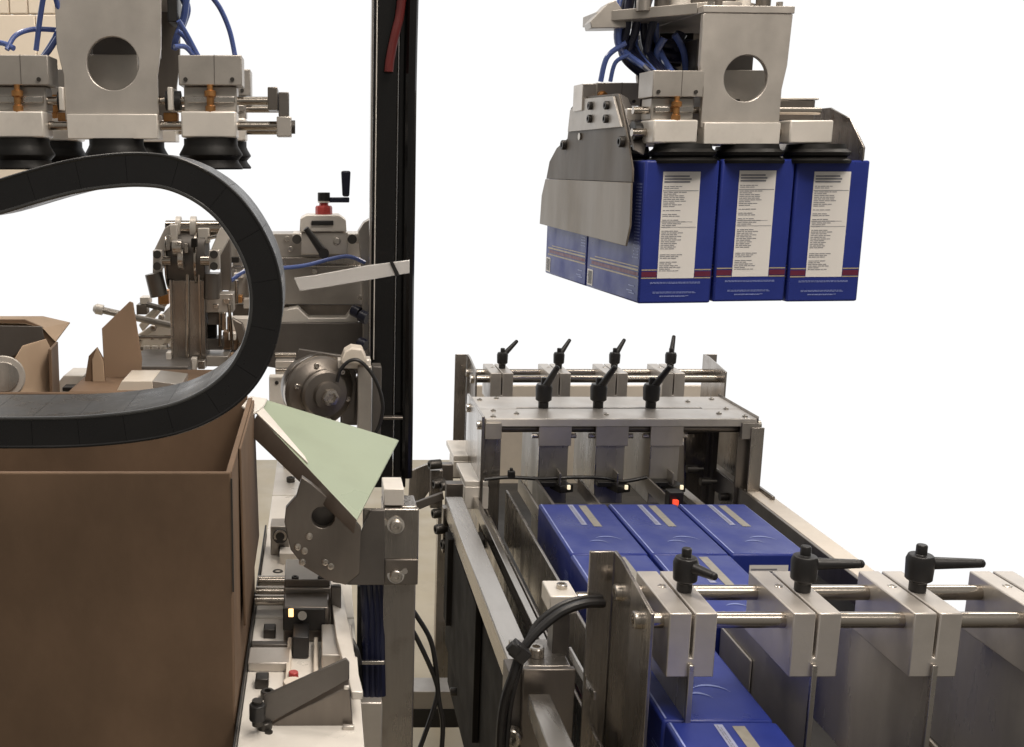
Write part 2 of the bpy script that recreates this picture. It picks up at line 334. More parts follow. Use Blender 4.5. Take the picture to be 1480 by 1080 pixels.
# ------------------------------------------------------------------ suction grippers
def cup(p, r, h, parent, flat=False):
    mb = MB(); prof = [(r*.80, 0), (r*.84, -h*.25), (r*.97, -h*.42), (r*.94, -h*.58), (r*.86, -h*.66), (r*.92, -h*.74), (r*1.0, -h*.84), (r*.98, -h)] if flat else [(r*.84, 0), (r*.84, -h*.2), (r*.88, -h*.3), (r*.99, -h*.50), (r*.99, -h*.54), (r*.85, -h*.70), (r*.87, -h*.76), (r*1.0, -h*.94), (r*.98, -h)]
    mb.lathe(p, (0, 0, 1), prof, 28); return fin('suction_cup', mb, RUBBER, parent, 0)
def gripper(t, pitch, cuph, depth2, rodx, wide=.05, loaded=False, cr=.053):
    M = world(t)
    def T(mb): mb.b.transform(M); return mb
    # bracket plate with round window
    outer = [Vector(p) for p in ((-.078, 0, .03), (.073, 0, .03), (.073, 0, .100), (.080, 0, .143), (.083, 0, .2335), (-.087, 0, .2335), (-.087, 0, .143), (-.078, 0, .100))]
    fin('bracket_plate', T(MB().ringplate(outer, (.002, 0, .119), .042, (0, .012, 0))), ALU, t, .0012)
    fin('rear_plate', T(MB().prism([p+Vector((0, depth2, 0)) for p in outer], (0, .012, 0))), DSTEEL, t, .0012)
    iv = fin('inner_valve', T(MB().bb(-.062+(.02 if loaded else 0), .032+(.062 if loaded else 0), .07, .15, .072, .140)), ALUD, t)
    fin('inner_cover', T(MB().bb(-.05, .06+(.004 if loaded else 0), .10, .16, .1405, .20)), GSTEEL, iv)
    fin('inner_fitting', T(MB().bb(.014, .026, .066, .0697, .078, .086)), DBOLT, iv, 0)
    fin('inner_tab', T(MB().bb(.034, .040, .075, .13, .085, .125)), ALUL, iv)
    fin('top_plate', T(MB().bb(-.089, .085, -.002, depth2+.02, .234, .247)), ALU, t)
    fin('foot_bar', T(MB().bb(-.0745, .0725, -.008, .055, 0, .0395)), ALUL, t, .0015)
    fin('foot_bar', T(MB().bb(-.0745, .0725, depth2-.03, depth2+.03, 0, .0395)), ALUL, t, .0015)
    for sx in (-1, 1):
        fin('screw', T(MB().cyl((sx*.066, .02, .247), (sx*.066, .02, .257), .006, 12)), BOLT, t, 0)
    for yy in (0, depth2):
        for s in (-1, 1):
            x = s*pitch
            cb = fin('cup_block', T(MB().bb(x-wide*.86, x+wide*.86, yy-.012, yy+.055, .002, .044)), ALUL, t, .003)
            if loaded and s > 0 and yy == 0: continue
            sl = fin('slide_body', T(MB().bb(x-wide*.80, x+wide*.86, yy+.012, yy+.06, .0445, .0845)), ALUD, t, .002)
            fin('slide_strip', T(MB().bb(x-wide*.7, x+wide*.8, yy+.004, yy+.012, .058, .068)), STEELH, sl, .001)
            vb = fin('valve_block', T(MB().bb(x-wide*.92, x+wide*1.05, yy-.004, yy+.065, .085, .132)), ALUD, t, .0015)
            fin('cover_seam', T(MB().bb(x+wide*.19, x+wide*.205, yy-.0048, yy+.06, .086, .1325)), GSTEEL, vb, 0)
            for q in (-.7, .75): fin('screw', T(MB().cyl((x+q*wide, yy-.0035, .094), (x+q*wide, yy-.007, .094), .0035, 10)), DBOLT, vb, 0)
            ft = MB(); fx = x+wide*.05
            ft.lathe((fx, yy-.003, .042), (0, 0, 1), [(.0085, 0), (.0085, .010), (.006, .012), (.006, .024), (.0095, .026), (.0095, .034), (.005, .036), (.005, .044)], 12)
            fin('brass_fitting', T(ft), BRASS, t, 0)
        for s in (-1, 0, 1):
            cup(M @ Vector((s*pitch+(.03 if loaded else 0), yy+.022, .001)), cr, cuph, t, loaded)
    for yy in (.025, depth2+.025):
        fin('slide_rod', T(MB().cyl((-rodx[0], yy, .062), (rodx[1], yy, .062), .007, 14)), CHROME, t, 0)
        fin('slide_rod', T(MB().cyl((-rodx[0], yy, .022), (rodx[1]+.012, yy, .022), .0075, 14)), CHROME, t, 0)
    return T, M
T, M = gripper(ghang, .131, .036, .30, (.2, .165), .049, True, .064)
hp = lambda x, y, Y=2.06: at(x, y, Y)
# side plates of the loaded gripper: bent stainless sheets that hang beside the outer cartons
def yz(pts, xx, th): return MB().prism([Vector((xx, y, z)) for y, z in pts], (th, 0, 0))
X0 = -.196
plate = [(.020, -.070), (.022, -.045), (.055, .012), (.115, .098), (.33, .105), (.40, .085), (.415, .02), (.49, .0), (.54, -.03), (.56, -.070)]
refl_band = [(.030, -.190), (.014, -.15), (.020, -.0705), (.56, -.0705), (.585, -.11), (.592, -.178)]
fin('skirt_sheet', T(yz(refl_band, X0-.002, .004)), REFLP, ghang, .001)  # added paler sheet, stands in for the reflection low on the plate
fin('side_plate', T(yz(plate, X0, .004)), BRONZE, ghang, .001)
fin('side_plate_doubler', T(yz([(.08, .034), (.13, .094), (.32, .100), (.39, .080), (.40, .034)], X0-.005, .005)), ALUD, ghang, .001)
for yv, zv in ((.155, .078), (.25, .082), (.155, .052), (.25, .056)):
    p = M @ Vector((X0-.005, yv, zv)); bolt('screw', p, M.to_3x3() @ Vector((-1, 0, 0)), .0085, ghang, DBOLT)
for yv, zv in ((.075, .006), (.425, .006)):
    p = M @ Vector((X0, yv, zv)); bolt('screw', p, M.to_3x3() @ Vector((-1, 0, 0)), .011, ghang, DBOLT)
fin('plate_flange', T(MB().prism([Vector(p) for p in ((X0+.004, .115, .098), (X0+.020, .115, .09), (X0+.028, .03, .0), (X0+.02, .02, -.02), (X0+.004, .025, -.01))], (0, .01, 0))), GSTEEL, ghang, .001)
fin('side_plate', T(MB().prism([Vector((.240, y, z)) for y, z in ((-.005, -.028), (-.005, -.005), (.05, .05), (.12, .074), (.40, .074), (.40, -.12), (.2, -.12), (.06, -.07))], (.004, 0, 0))), STEEL, ghang, .001)
fin('slide_cover', T(MB().bb(.100, .172, .056, .18, .046, .084)), DSTEEL, ghang)
fin('cover_lid', T(MB().bb(.096, .178, .054, .2, .0845, .0885)), ALUL, ghang)
fin('air_cylinder', T(MB().cyl((-.190, .05, .024), (-.178, .05, .024), .020, 20).cyl((-.18, .05, .024), (-.13, .05, .024), .017, 20)), BLACK, ghang, .001)
fin('cylinder_band', T(MB().cyl((-.172, .05, .024), (-.168, .05, .024), .018, 20)), CHROME, ghang, 0)
fin('cross_bar', T(MB().bb(-.192, -.09, .075, .10, .045, .068)), ALU, ghang)
fin('cross_bar', T(MB().bb(-.192, -.05, .30, .33, .045, .066)), ALUD, ghang)
fin('manifold', T(MB().bb(-.205, -.125, .30, .36, .075, .130)), ALU, ghang)
fin('brass_fitting', T(MB().lathe((-.165, .2995, .105), (0, -1, 0), [(.010, 0), (.010, .01), (.006, .012), (.006, .025)], 12)), BRASS, ghang, 0)
# robot flange above
fin('tool_flange', T(MB().cyl((.0, .16, .2475), (.0, .16, .266), .085, 32)), ALU, ghang, .002)
fin('tool_flange_neck', T(MB().cyl((.0, .16, .2665), (.0, .16, .42), .066, 32)), DSTEEL, ghang, .002)
fin('mount_arm', T(MB().prism([Vector((-.235, .15, .234)), Vector((-.235, .23, .234)), Vector((-.0895, .25, .2345)), Vector((-.0895, .02, .2345))], (0, 0, .02))), ALUD, ghang)
for k, (x, m) in enumerate(((-.165, STEEL), (-.13, DSTEEL), (-.095, ALUL), (.03, ALUL), (-.02, DSTEEL), (.07, DSTEEL))):
    fin('standoff_post', T(MB().cyl((x, .09, .2475), (x, .09, .40), .014 if k != 2 else .020, 14)), m, ghang, 0)
for pts, r in (([(912, -10), (905, 40), (902, 80), (936, 112)], .013), ([(925, -10), (918, 45), (910, 82), (950, 112)], .011), ([(900, 20), (893, 60), (915, 90), (962, 110)], .010), ([(945, 30), (935, 75), (950, 86), (985, 112)], .011),
               ([(905, 62), (878, 82), (868, 118)], .0075), ([(912, 78), (890, 90), (882, 118)], .006), ([(960, 55), (950, 80), (972, 112)], .010), ([(975, 50), (988, 75), (992, 112)], .009)):
    fin('air_hose', MB().tube([at(x, y, 2.16+.01*i) for i, (x, y) in enumerate(pts)], r*.72), BLUEH if r < .0105 else NAVY, ghang, 0)
for pts in ([(985, 48), (975, 70), (1000, 76)], [(940, 20), (950, 60), (1000, 66)], [(930, 55), (945, 78), (1000, 84)]):
    fin('cable', MB().tube([at(x, y, 2.2) for x, y in pts], .012), NAVY, ghang, 0)
fin('solenoid_valve', MB().rb(930, 48, 1002, 78, 2.24, .06), DARKP, ghang)
fin('solenoid_valve', MB().rb(945, 79, 985, 96, 2.22, .05), DARKP, ghang)
for i_ in range(7):
    xx = 898+9*i_; fin('air_hose', MB().tube([at(xx, -12, 2.2), at(xx-6+random.uniform(-6, 6), 30, 2.19), at(xx+random.uniform(-10, 14), 70, 2.18), at(max(xx, 925)+20+random.uniform(0, 12), 112, 2.10)], .006), BLUEH if i_ % 3 == 0 else NAVY, ghang, 0)
fin('arm_clamp', MB().pp([(853, 32), (878, 5), (890, 0), (905, 22), (905, 40), (855, 41)], 2.15, .05), ALUD, ghang)

gl = thing('vacuum_gripper', 'empty suction gripper with black bellows cups above the cardboard cases', 'gripper', (-.334, 1.79, 1.641), math.radians(.5), 'suction grippers')
T, M = gripper(gl, .156, .050, .26, (.30, .262), .052)
for sx in (-1, 1):
    if sx > 0:
        fin('rod_end_clamp', T(MB().bb(.252, .268, -.01, .06, .046, .082)), DSTEEL, gl)
        fin('rod_end_clamp', T(MB().bb(.266, .290, .0, .06, .004, .036)), ALU, gl)
        fin('end_stop', T(MB().bb(.269, .286, .005, .05, .0365, .075)), GSTEEL, gl)
        fin('rod_end', T(MB().cyl((.285, .025, .02), (.296, .025, .02), .011, 14)), DBOLT, gl, 0)
for x in (.088, -.088):
    fin('linear_bearing', T(MB().cyl((x-.005, .025, .062), (x+.02, .025, .062), .016, 16)), BLACK, gl, 0)
    fin('bearing_collar', T(MB().bb(x+.002, x+.010, -.008, .05, .045, .082)), ALUL, gl)
    fin('locating_pin', T(MB().bb(x-.012, x+.012, .04, .06, .030, .044)), BRASS, gl)
fin('hose_manifold', T(MB().bb(.086, .102, .05, .12, .19, .262)), BLACK, gl)
for pts, r, Y in (([(300, -12), (318, 12), (332, 45), (340, 82)], .0042, 1.80), ([(256, 45), (268, 55), (283, 82)], .0042, 1.82), ([(258, 30), (270, 50), (288, 84)], .004, 1.80), ([(252, 68), (268, 68), (282, 83)], .0042, 1.80),
                  ([(270, -10), (266, 25), (255, 55), (252, 70)], .006, 1.84), ([(262, -10), (270, 15), (258, 48)], .007, 1.86),
                  ([(10, 72), (22, 52), (45, 43), (75, 43), (104, 46)], .0042, 1.80), ([(64, -12), (58, 25), (52, 73)], .0045, 1.79), ([(85, -12), (88, 22), (98, 45)], .008, 1.83), ([(98, -12), (95, 20), (80, 55), (62, 84)], .0055, 1.80),
                  ([(78, -12), (84, 10), (92, 36), (76, 66), (64, 82)], .0045, 1.78), ([(20, 70), (0, 62), (-30, 66)], .0045, 1.80)):
    fin('air_hose', MB().tube([at(x, y, Y+.012*i) for i, (x, y) in enumerate(pts)], r), BLUEH, gl, 0)

# ------------------------------------------------------------------ conveyor
cv = thing('conveyor', 'stainless steel three lane conveyor carrying blue cartons to the gripper', 'conveyor', (.69, 1.7, 0))
fin('belt', MB().bb(.44, 1.0, .55, 3.2, ZB-.03, ZB-.001), BELT, cv)
fin('side_rail', MB().bb(.292, .332, 1.52, 2.36, .805, .85), STEELH, cv)
fin('side_rail', MB().bb(.365, .378, 1.48, 2.42, .80, .83), STEELH, cv)
fin('side_rail', MB().bb(.395, .400, 1.3, 2.42, .70, .80), STEEL, cv)
fin('side_rail', MB().bb(1.005, 1.05, 1.2, 2.75, .80, .848), WHITEP, cv)
fin('guide_strip', MB().bb(.990, .997, 1.2, 2.75, .80, .853), DSTEEL, cv)
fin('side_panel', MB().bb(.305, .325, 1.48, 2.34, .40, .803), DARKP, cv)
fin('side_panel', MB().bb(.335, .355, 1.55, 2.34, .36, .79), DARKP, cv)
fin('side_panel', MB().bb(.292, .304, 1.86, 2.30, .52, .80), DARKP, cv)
fin('lane_guide', MB().bb(.434, .440, 1.45, 2.38, .74, .86), STEEL, cv)
fin('side_panel', MB().bb(1.06, 1.075, 1.2, 3.25, .35, .80), GSTEEL, cv)
for x in (.34, 1.03):
    for y in (1.62, 2.9): fin('leg', MB().bb(x, x+.04, y, y+.04, .0, .62), STEEL, cv)
fin('cross_beam', MB().bb(.32, 1.06, 1.7, 1.74, .30, .36), STEEL, cv)
for rect, Y in (((655, 667, 688, 690), 2.62), ((671, 704, 706, 736), 2.42)):
    fin('rail_end_block', MB().rb(*rect, Y, .08), ALUL, cv)
    a = at(rect[0], rect[3], Y)
    fin('rail_end_top', MB().bb(a.x, a.x+.055, Y+.002, Y+.16, at(0, rect[1], Y).z+.0006, at(0, rect[1], Y).z+.014), ALUL, cv)
for x0, y0, x1, y1, Y, m in ((636, 672, 655, 700, 2.55, DSTEEL), (645, 700, 669, 746, 2.40, DSTEEL), (622, 680, 640, 735, 2.52, STEEL), (640, 735, 662, 800, 2.34, STEEL)):
    fin('side_bracket', MB().rb(x0, y0, x1, y1, Y, .03), m, cv)
for x, y, Y in ((620, 674, 2.50), (637, 705, 2.48), (625, 745, 2.45), (629, 768, 2.33), (638, 790, 2.31), (626, 702, 2.5)):
    p = at(x, y, Y); bolt('bolt', p+Vector((.03, .02, 0)), (-1, -.3, 0), .012, cv, DBOLT, .03)
fin('stay_arm', MB().prism([at(x, y, 2.6) for x, y in ((592, 682), (625, 668), (628, 700), (596, 745), (590, 735))], (0, .012, 0)), STEEL, cv)
fin('clip_arm', MB().prism([at(x, y, 2.45) for x, y in ((600, 727), (640, 712), (642, 722), (606, 737))], (0, .012, 0)), GSTEEL, cv)
fin('rail_bracket', MB().rb(1094, 722, 1114, 750, 2.36, .06), WHITEP, cv)
fin('rail_bracket', MB().rb(1114, 718, 1119, 755, 2.34, .10), DSTEEL, cv)
p = at(1119, 743, 2.37); bolt('bolt', p, (1, 0, 0), .008, cv, BOLT, .012)
# lower panels stepping down on the floor side
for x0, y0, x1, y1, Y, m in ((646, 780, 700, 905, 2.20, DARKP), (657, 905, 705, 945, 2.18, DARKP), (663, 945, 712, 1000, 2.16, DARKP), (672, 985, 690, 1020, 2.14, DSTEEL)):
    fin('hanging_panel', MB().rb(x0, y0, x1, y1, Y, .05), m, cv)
p = at(660, 1000, 2.15); bolt('bolt', p, (-1, 0, 0), .009, cv, DBOLT, .014)

# ------------------------------------------------------------------ clamping levers and divider frames
def lever(p, ang, tilt, parent, s=1.0, L=.066):
    p = Vector(p); mb = MB()
    mb.lathe(p, (0, 0, 1), [(.010*s, 0), (.010*s, .012*s), (.0155*s, .016*s), (.0165*s, .040*s), (.0140*s, .047*s), (.0065*s, .0475*s), (.0065*s, .058*s), (.0055*s, .060*s)], 18)
    d = Vector((math.cos(ang)*math.cos(tilt), math.sin(ang)*math.cos(tilt), math.sin(tilt)))
    a = p+Vector((0, 0, .036*s))
    mb.cyl(a, a+d*L*s, .0085*s, 12, .0055*s); mb.lathe(a+d*L*s, d, [(.0055*s, 0), (.005*s, .003*s), (.002*s, .005*s)], 12)
    return fin('clamp_lever', mb, BLACK, parent, .0008)
def divider_frame(label, Y, z, xl, xr, xs, levers, zplate, plates, plate_bottom, loc):
    t = thing('lane_divider_frame', label, 'machine frame', loc, 0, 'lane divider frames')
    for s, x in ((1, xl), (-1, xr)):
        e = fin('end_plate', MB().prism([Vector((x, y, zz)) for y, zz in ((Y-.045, plate_bottom), (Y-.045, z+.028), (Y+.09, z+.046), (Y+.13, z+.046), (Y+.13, plate_bottom))], (.005*s, 0, 0)), STEEL, t, .001)
        fin('end_flange', MB().bb(x-.0005*s, x-.034*s, Y+.125, Y+.131, plate_bottom, z+.046), STEEL, e, .001)
        for yy in (Y, Y+.09):
            bolt('end_bolt', (x, yy, z), (-s, 0, 0), .012, e, BOLT, .008)
    for yy in (Y, Y+.09): fin('cross_rod', MB().cyl((xl+.004, yy, z), (xr-.004, yy, z), .0105, 20), CHROME, t, 0)
    for k, (x, lv) in enumerate(zip(xs, levers)):
        w_ = .0305; y0, y1 = Y-.028, Y+.117; zt, zb = z+.021, z-.066; g = .002
        pf = [(x-w_, zb), (x+w_, zb), (x+w_, zt), (x+g, zt), (x+g, z-.040), (x-g, z-.040), (x-g, zt), (x-w_, zt)]
        b = fin('clamp_block', MB().prism([Vector((a_, y0, c_)) for a_, c_ in pf], (0, y1-y0, 0)), ALU, t, .0017)
        if lv: lever((x+.012, Y+.045, zt+.0003), lv[0], lv[1], b, lv[2], lv[3])
        bolt('screw', (x-.012, Y+.062, zt-.004), (0, 0, 1), .006, b, BOLT, .005)
        if plates: fin('divider_plate', MB().prism([Vector((x-.002, yy, zz)) for yy, zz in ((Y+plates[0], zplate), (Y+plates[0], zb-.0006), (Y+.10, zb-.0006), (Y+plates[1], zb-.04), (Y+plates[1], zplate))], (.004, 0, 0)), PLATE if k != 1 else ALUD, t, .0006)
    return t
g1 = divider_frame('nearest lane divider frame, with thick polished rods and sideways black levers', 1.296, 1.022, .415, 1.16, (.475, .632, .785, .94),
    ((math.radians(-60), 0, 1.0, .045), (math.radians(-8), math.radians(3), 1.05, .066), (math.radians(-6), math.radians(2), 1.08, .070), None), .74, (-.030, .27), .60, (.79, 1.3, .6))
for k in range(3):
    x = (.475, .632, .785)[k]
    if k == 1: fin('plate_pad', MB().bb(x-.006, x-.0022, 1.44, 1.555, .78, .895), ALUD, g1, .003)
    fin('plate_edge_bar', MB().bb(x-.0035, x+.0035, 1.262, 1.268, .74, .975), STEELH, g1, .001)
fin('plate_stay', MB().cyl((.575, 1.33, .875), (.615, 1.25, .80), .004, 8), CHROME, g1, 0)
fin('plate_stay', MB().cyl((.80, 1.30, .86), (.845, 1.24, .81), .004, 8), CHROME, g1, 0)
g2 = divider_frame('farthest lane divider frame, with four upright black levers in a row', 2.88, 1.022, .425, 1.105, (.500, .657, .812, .968),
    ((math.radians(25), math.radians(40), .95, .062), (math.radians(40), math.radians(42), .95, .062), (math.radians(40), math.radians(45), .95, .06), (math.radians(62), math.radians(62), .95, .06)), .75, (.0, .12), .70, (.77, 2.88, .7))
# portal between them
mg = thing('portal_frame', 'middle portal frame with slotted top plate and three dark levers', 'machine frame', (.71, 2.5, .7), 0)
zt = 1.020
fin('top_plate', MB().bb(.388, 1.022, 2.42, 2.525, zt-.008, zt), ALU, mg, .001)
fin('top_plate', MB().bb(.388, 1.022, 2.536, 2.66, zt-.008, zt), ALU, mg, .001)
fin('plate_tongue', MB().bb(.3885, .48, 2.52, 2.55, zt-.0078, zt+.0004), ALU, mg, 0)
fin('plate_tongue', MB().bb(.93, 1.0215, 2.52, 2.55, zt-.0078, zt+.0004), ALU, mg, 0)
fin('front_lip', MB().bb(.39, 1.02, 2.4165, 2.4195, zt-.018, zt-.0005), ALUL, mg, .0008)
fin('under_rod', MB().cyl((.40, 2.45, zt-.03), (1.01, 2.45, zt-.03), .010, 16), DSTEEL, mg, 0)
fin('under_rod', MB().cyl((.40, 2.62, zt-.03), (1.01, 2.62, zt-.03), .010, 16), DSTEEL, mg, 0)
for s, x in ((1, .384), (-1, 1.026)):
    e = fin('end_plate', MB().bb(x-.004, x+.003*s, 2.415, 2.67, .70, zt+.006), STEEL, mg, .001)
    fin('end_flange', MB().bb(x+.0035*s, x+.044*s, 2.425, 2.430, .70, zt-.045), STEEL if s > 0 else DSTEEL, e, .001)
    fin('corner_block', MB().bb(x+.004*s, x+.042*s, 2.41, 2.424, zt-.047, zt-.0085), ALUD, e, .001)
    for yy in (2.44, 2.62): bolt('end_bolt', (x-.004*s, yy, zt-.02), (-s, 0, 0), .011, e, BOLT, .008)
fin('front_stile', MB().bb(1.004, 1.034, 2.405, 2.4105, .70, zt-.0185), STEEL, mg, .001)
for x, y in ((.41, 2.44), (.42, 2.50), (.405, 2.62), (.47, 2.47), (.45, 2.64), (.68, 2.46), (1.0, 2.44), (.985, 2.52), (.95, 2.47), (.99, 2.63), (.92, 2.60), (.85, 2.64)):
    fin('button_screw', MB().lathe((x, y, zt), (0, 0, 1), [(.007, 0), (.0062, .003), (.003, .0045), (.0025, .0025), (0, .0025)], 12), BOLT, mg, 0)
for k, x in enumerate((.553, .686, .814)):
    ch = fin('lane_channel', MB().bb(x-.034, x+.034, 2.428, 2.64, .812, zt-.0085-.03), PLATE, mg, .002)
    fin('channel_tab', MB().bb(x-.038, x+.038, 2.4205, 2.4275, zt-.066, zt-.0185), ALU, ch, .001)
    fin('channel_edge', MB().bb(x-.0365, x-.0335, 2.4215, 2.4275, .85, zt-.0665), STEELH, ch, .0005)
    for s in (-1, 1): fin('cross_pin', MB().cyl((x+s*.036, 2.435, zt-.045), (x+s*.052, 2.435, zt-.045), .006, 10), BOLT, ch, 0)
    lv = lever((x-.006, 2.535, zt), math.radians(-(60-8*k)), math.radians(55), mg, 1.25, .058)
    se = fin('sensor', MB().box((x+.015, 2.40, .862), (.035, .045, .018), Matrix.Rotation(.35, 3, 'Z')).box((x-.01, 2.41, .868), (.05, .03, .012)), BLACK, mg)
    fin('sensor_lamp', MB().box((x+.026, 2.374, .868), (.007, .006, .010)), LEDW, se, .001)
    fin('sensor_bracket', MB().bb(x+.005, x+.009, 2.38, 2.42, .872, .90), STEELH, mg, .0005)
fin('sensor_cable', MB().tube([at(x, y, 2.40) for x, y in ((700, 693), (735, 690), (780, 692), (830, 690), (872, 691), (900, 696), (935, 690))], .0045), BLACK, mg, 0)
fin('cable_tie', MB().box(at(739, 686, 2.40), (.016, .014, .018)).box(at(739, 680, 2.40), (.007, .007, .012)), BLACK, mg)
fin('red_lamp', MB().rb(974, 724, 981, 730, 2.215, .01), LEDR, mg, 0)
fin('red_lamp_body', MB().rb(967, 712, 988, 736, 2.226, .03), BLACK, mg)
fin('inner_panel', MB().rb(990, 606, 1026, 735, 2.60, .006), STEEL, mg)
fin('inner_strip', MB().rb(1027, 610, 1036, 745, 2.58, .02), GSTEEL, mg)
fin('inner_rod', MB().cyl(at(990, 612, 2.5), at(990, 720, 2.5), .003, 8), CHROME, mg, 0)
for x, y in ((992, 678), (1012, 696), (1040, 718), (992, 622)):
    p = at(x, y, 2.48); fin('thumb_screw', MB().cyl(p, p+Vector((.025, 0, 0)), .010, 12).cyl(p+Vector((.025, 0, 0)), p+Vector((.04, 0, 0)), .005, 10), DBOLT, mg, 0)
fin('entry_guide', MB().prism([at(985, 712, 2.45), at(1020, 740, 2.2), at(1028, 736, 2.2), at(990, 705, 2.45)], (.004, 0, -.02)), STEELH, mg, .0005)
for x in (.472, .612, .775): fin('entry_guide', MB().bb(x-.002, x+.002, 2.18, 2.42, .845, .878), STEELH, mg, .0005)
fin('dark_guide', MB().bb(.505, .512, 2.18, 2.425, .70, .88), GSTEEL, mg)

# small post that carries the near divider frame, with its cable
st = thing('stop_bracket', 'dark upright with pale clamp block beside the near end plate', 'bracket', at(790, 1080, 1.42))
b = fin('clamp_block', MB().rb(795, 862, 835, 888, 1.44, .06), ALUL, st, .002)
bt = at(812, 850, 1.47); bolt('cap_screw', (bt.x, 1.47, at(0, 862, 1.44).z), (0, 0, 1), .008, b, BOLT)
fin('stub_rod', MB().cyl(at(834, 864, 1.47), at(868, 864, 1.47), .0085, 14), CHROME, st, 0)
fin('upright', MB().rb(798, 888.5, 822, 985, 1.452, .035), GSTEEL, st)
bb_ = fin('bracket_plate', MB().rb(753, 968, 828, 1140, 1.40, .012), DSTEEL, st)
a = at(753, 968, 1.40); c2 = at(828, 968, 1.40)
fin('bracket_top', MB().bb(a.x, c2.x, 1.4125, 1.50, a.z-.012, a.z-.0005), STEEL, st)
bolt('cap_screw', (at(775, 960, 1.44).x, 1.445, a.z), (0, 0, 1), .012, st, BOLT, .014)
fin('lower_bar', MB().prism([at(763, 1003, 1.38), at(795, 1003, 1.38), at(840, 1100, 1.15), at(800, 1100, 1.15)], (0, 0, -.03)), STEELH, st)
fin('side_web', MB().rb(733, 975, 752, 1140, 1.41, .05), GSTEEL, st)
bolt('hex_bolt', at(742, 1062, 1.40), (-.4, -1, 0), .014, st, BOLT, .014)
fin('side_strip', MB().prism([at(822, 935, 1.55), at(858, 1000, 1.36), at(858, 1012, 1.36), at(822, 950, 1.55)], (.004, 0, 0)), STEELH, st, .0005)
tag(fin('sensor_cable', MB().tube([at(x, y, Y) for x, y, Y in ((872, 872, 1.41), (845, 873, 1.40), (812, 885, 1.39), (780, 910, 1.38), (755, 940, 1.37), (742, 975, 1.36), (730, 1010, 1.36), (724, 1050, 1.36), (722, 1110, 1.36))], .0065), BLACK, None, 0), 'thick black cable arching down from the near end plate past the cap screw', 'cable')
tag(fin('sensor_cable', MB().tube([at(x, y, Y) for x, y, Y in ((870, 864, 1.42), (838, 866, 1.41), (806, 878, 1.40), (776, 902, 1.39), (760, 935, 1.375), (748, 975, 1.368), (738, 1015, 1.365), (733, 1060, 1.365), (730, 1110, 1.36))], .0045), BLACK, None, 0), 'thinner black cable tied along the thick cable by the near frame', 'cable')
tag(fin('cable_tie', MB().box(at(750, 942, 1.36), (.026, .022, .020), Matrix.Rotation(.7, 3, 'Y')).box(at(742, 938, 1.35), (.016, .010, .014), Matrix.Rotation(.7, 3, 'Y')), BLACK, None), 'black cable tie knot gripping the two cables', 'cable tie')

# ------------------------------------------------------------------ black upright beam with its lines
ps = thing('black_post', 'tall glossy black upright beam rising out of the picture at the centre', 'post', at(565, 705, 2.1))
def col(name, x0, x1, m, Y, d, y1=705, bev=.002):
    a, b = at(x0, 400, Y).x, at(x1, 400, Y).x
    return fin(name, MB().bb(a, b, Y, Y+d, at(0, y1, Y).z, 2.15), m, ps, bev)
GLOSSB = mat('glossy black paint', (.006, .0055, .0055), .16, 0, .2, 8, spec=.4, rvar=.05)
col('profile', 537, 571, GLOSSB, 2.10, .08); col('profile', 572.5, 591, GLOSSB, 2.115, .08)
col('edge_strip', 534, 536.5, STEEL, 2.095, .04, 540, .0005); col('edge_strip', 571.3, 572.2, STEEL, 2.098, .02, 640, .0003)
col('edge_strip', 540.5, 542, ALUL, 2.0975, .002, 520, .0003)
fin('black_hose', MB().tube([at(x, y, 2.09) for x, y in ((597, -20), (594, 120), (592, 300), (590, 450), (589, 600), (588, 690))], .011), GLOSSB, ps, 0)
fin('joint_collar', MB().rb(536, 603, 594, 607, 2.085, .02), DSTEEL, ps)
tag(fin('red_cable', MB().tube([at(x, y, 2.085) for x, y in ((582, -20), (578, 20), (571, 50), (566, 74), (563, 92), (562, 104))], .0085), REDH, None, 0), 'dark red cable running down the top of the black upright', 'cable')
# clear strip
sp_ = thing('acrylic_strip', 'cloudy clear plastic strip sticking out across the black upright', 'strip', at(530, 400, 1.98))
fin('blade', MB().pp([(425, 402), (433, 421), (467, 416), (592, 395), (592, 376), (530, 384), (455, 398)], 1.98, .006), GLUE, sp_, .001)
fin('black_band', MB().pp([(563, 378.5), (568, 378), (578, 398), (572, 399.5)], 1.978, .0015), BLACK, sp_, 0)

# ------------------------------------------------------------------ crank unit and machine head behind
cu = thing('adjusting_unit', 'machine crossbeam with a hand crank and red knob on top', 'machine', at(440, 530, 2.3))
fin('beam', MB().rb(333, 338, 545, 372, 2.40, .10), ALUD, cu)
fin('beam_face', MB().rb(336, 372.5, 530, 384, 2.38, .10), STEEL, cu)
fin('beam_lower', MB().rb(330, 385, 532, 440, 2.36, .12), ALUD, cu)
fin('beam_lower', MB().rb(336, 440.5, 532, 462, 2.40, .10), DSTEEL, cu)
fin('shelf', MB().pp([(405, 450), (430, 445), (446, 460), (500, 460), (510, 446), (520, 470), (404, 470)], 2.32, .05), ALUL, cu)
fin('dark_plate', MB().pp([(378, 467), (527, 467), (522, 540), (470, 545), (385, 530)], 2.28, .02), GSTEEL, cu)
fin('end_cheek', MB().pp([(518, 335), (526, 322), (536, 316), (540, 330), (540, 640), (526, 640), (524, 400)], 2.26, .05), ALUD, cu)
blk = fin('clamp_body', MB().rb(435, 336, 503, 368, 2.30, .09), ALU, cu, .002)
fin('clamp_foot', MB().rb(423, 337, 436, 350, 2.29, .08), ALUL, blk); fin('clamp_foot', MB().rb(502.5, 338, 520, 352, 2.29, .08), ALUL, blk)
for x, y in ((429, 346), (509, 346)): fin('round_knob', MB().cyl(at(x, y, 2.285), at(x, y, 2.265), .010, 14), DBOLT, blk, 0)
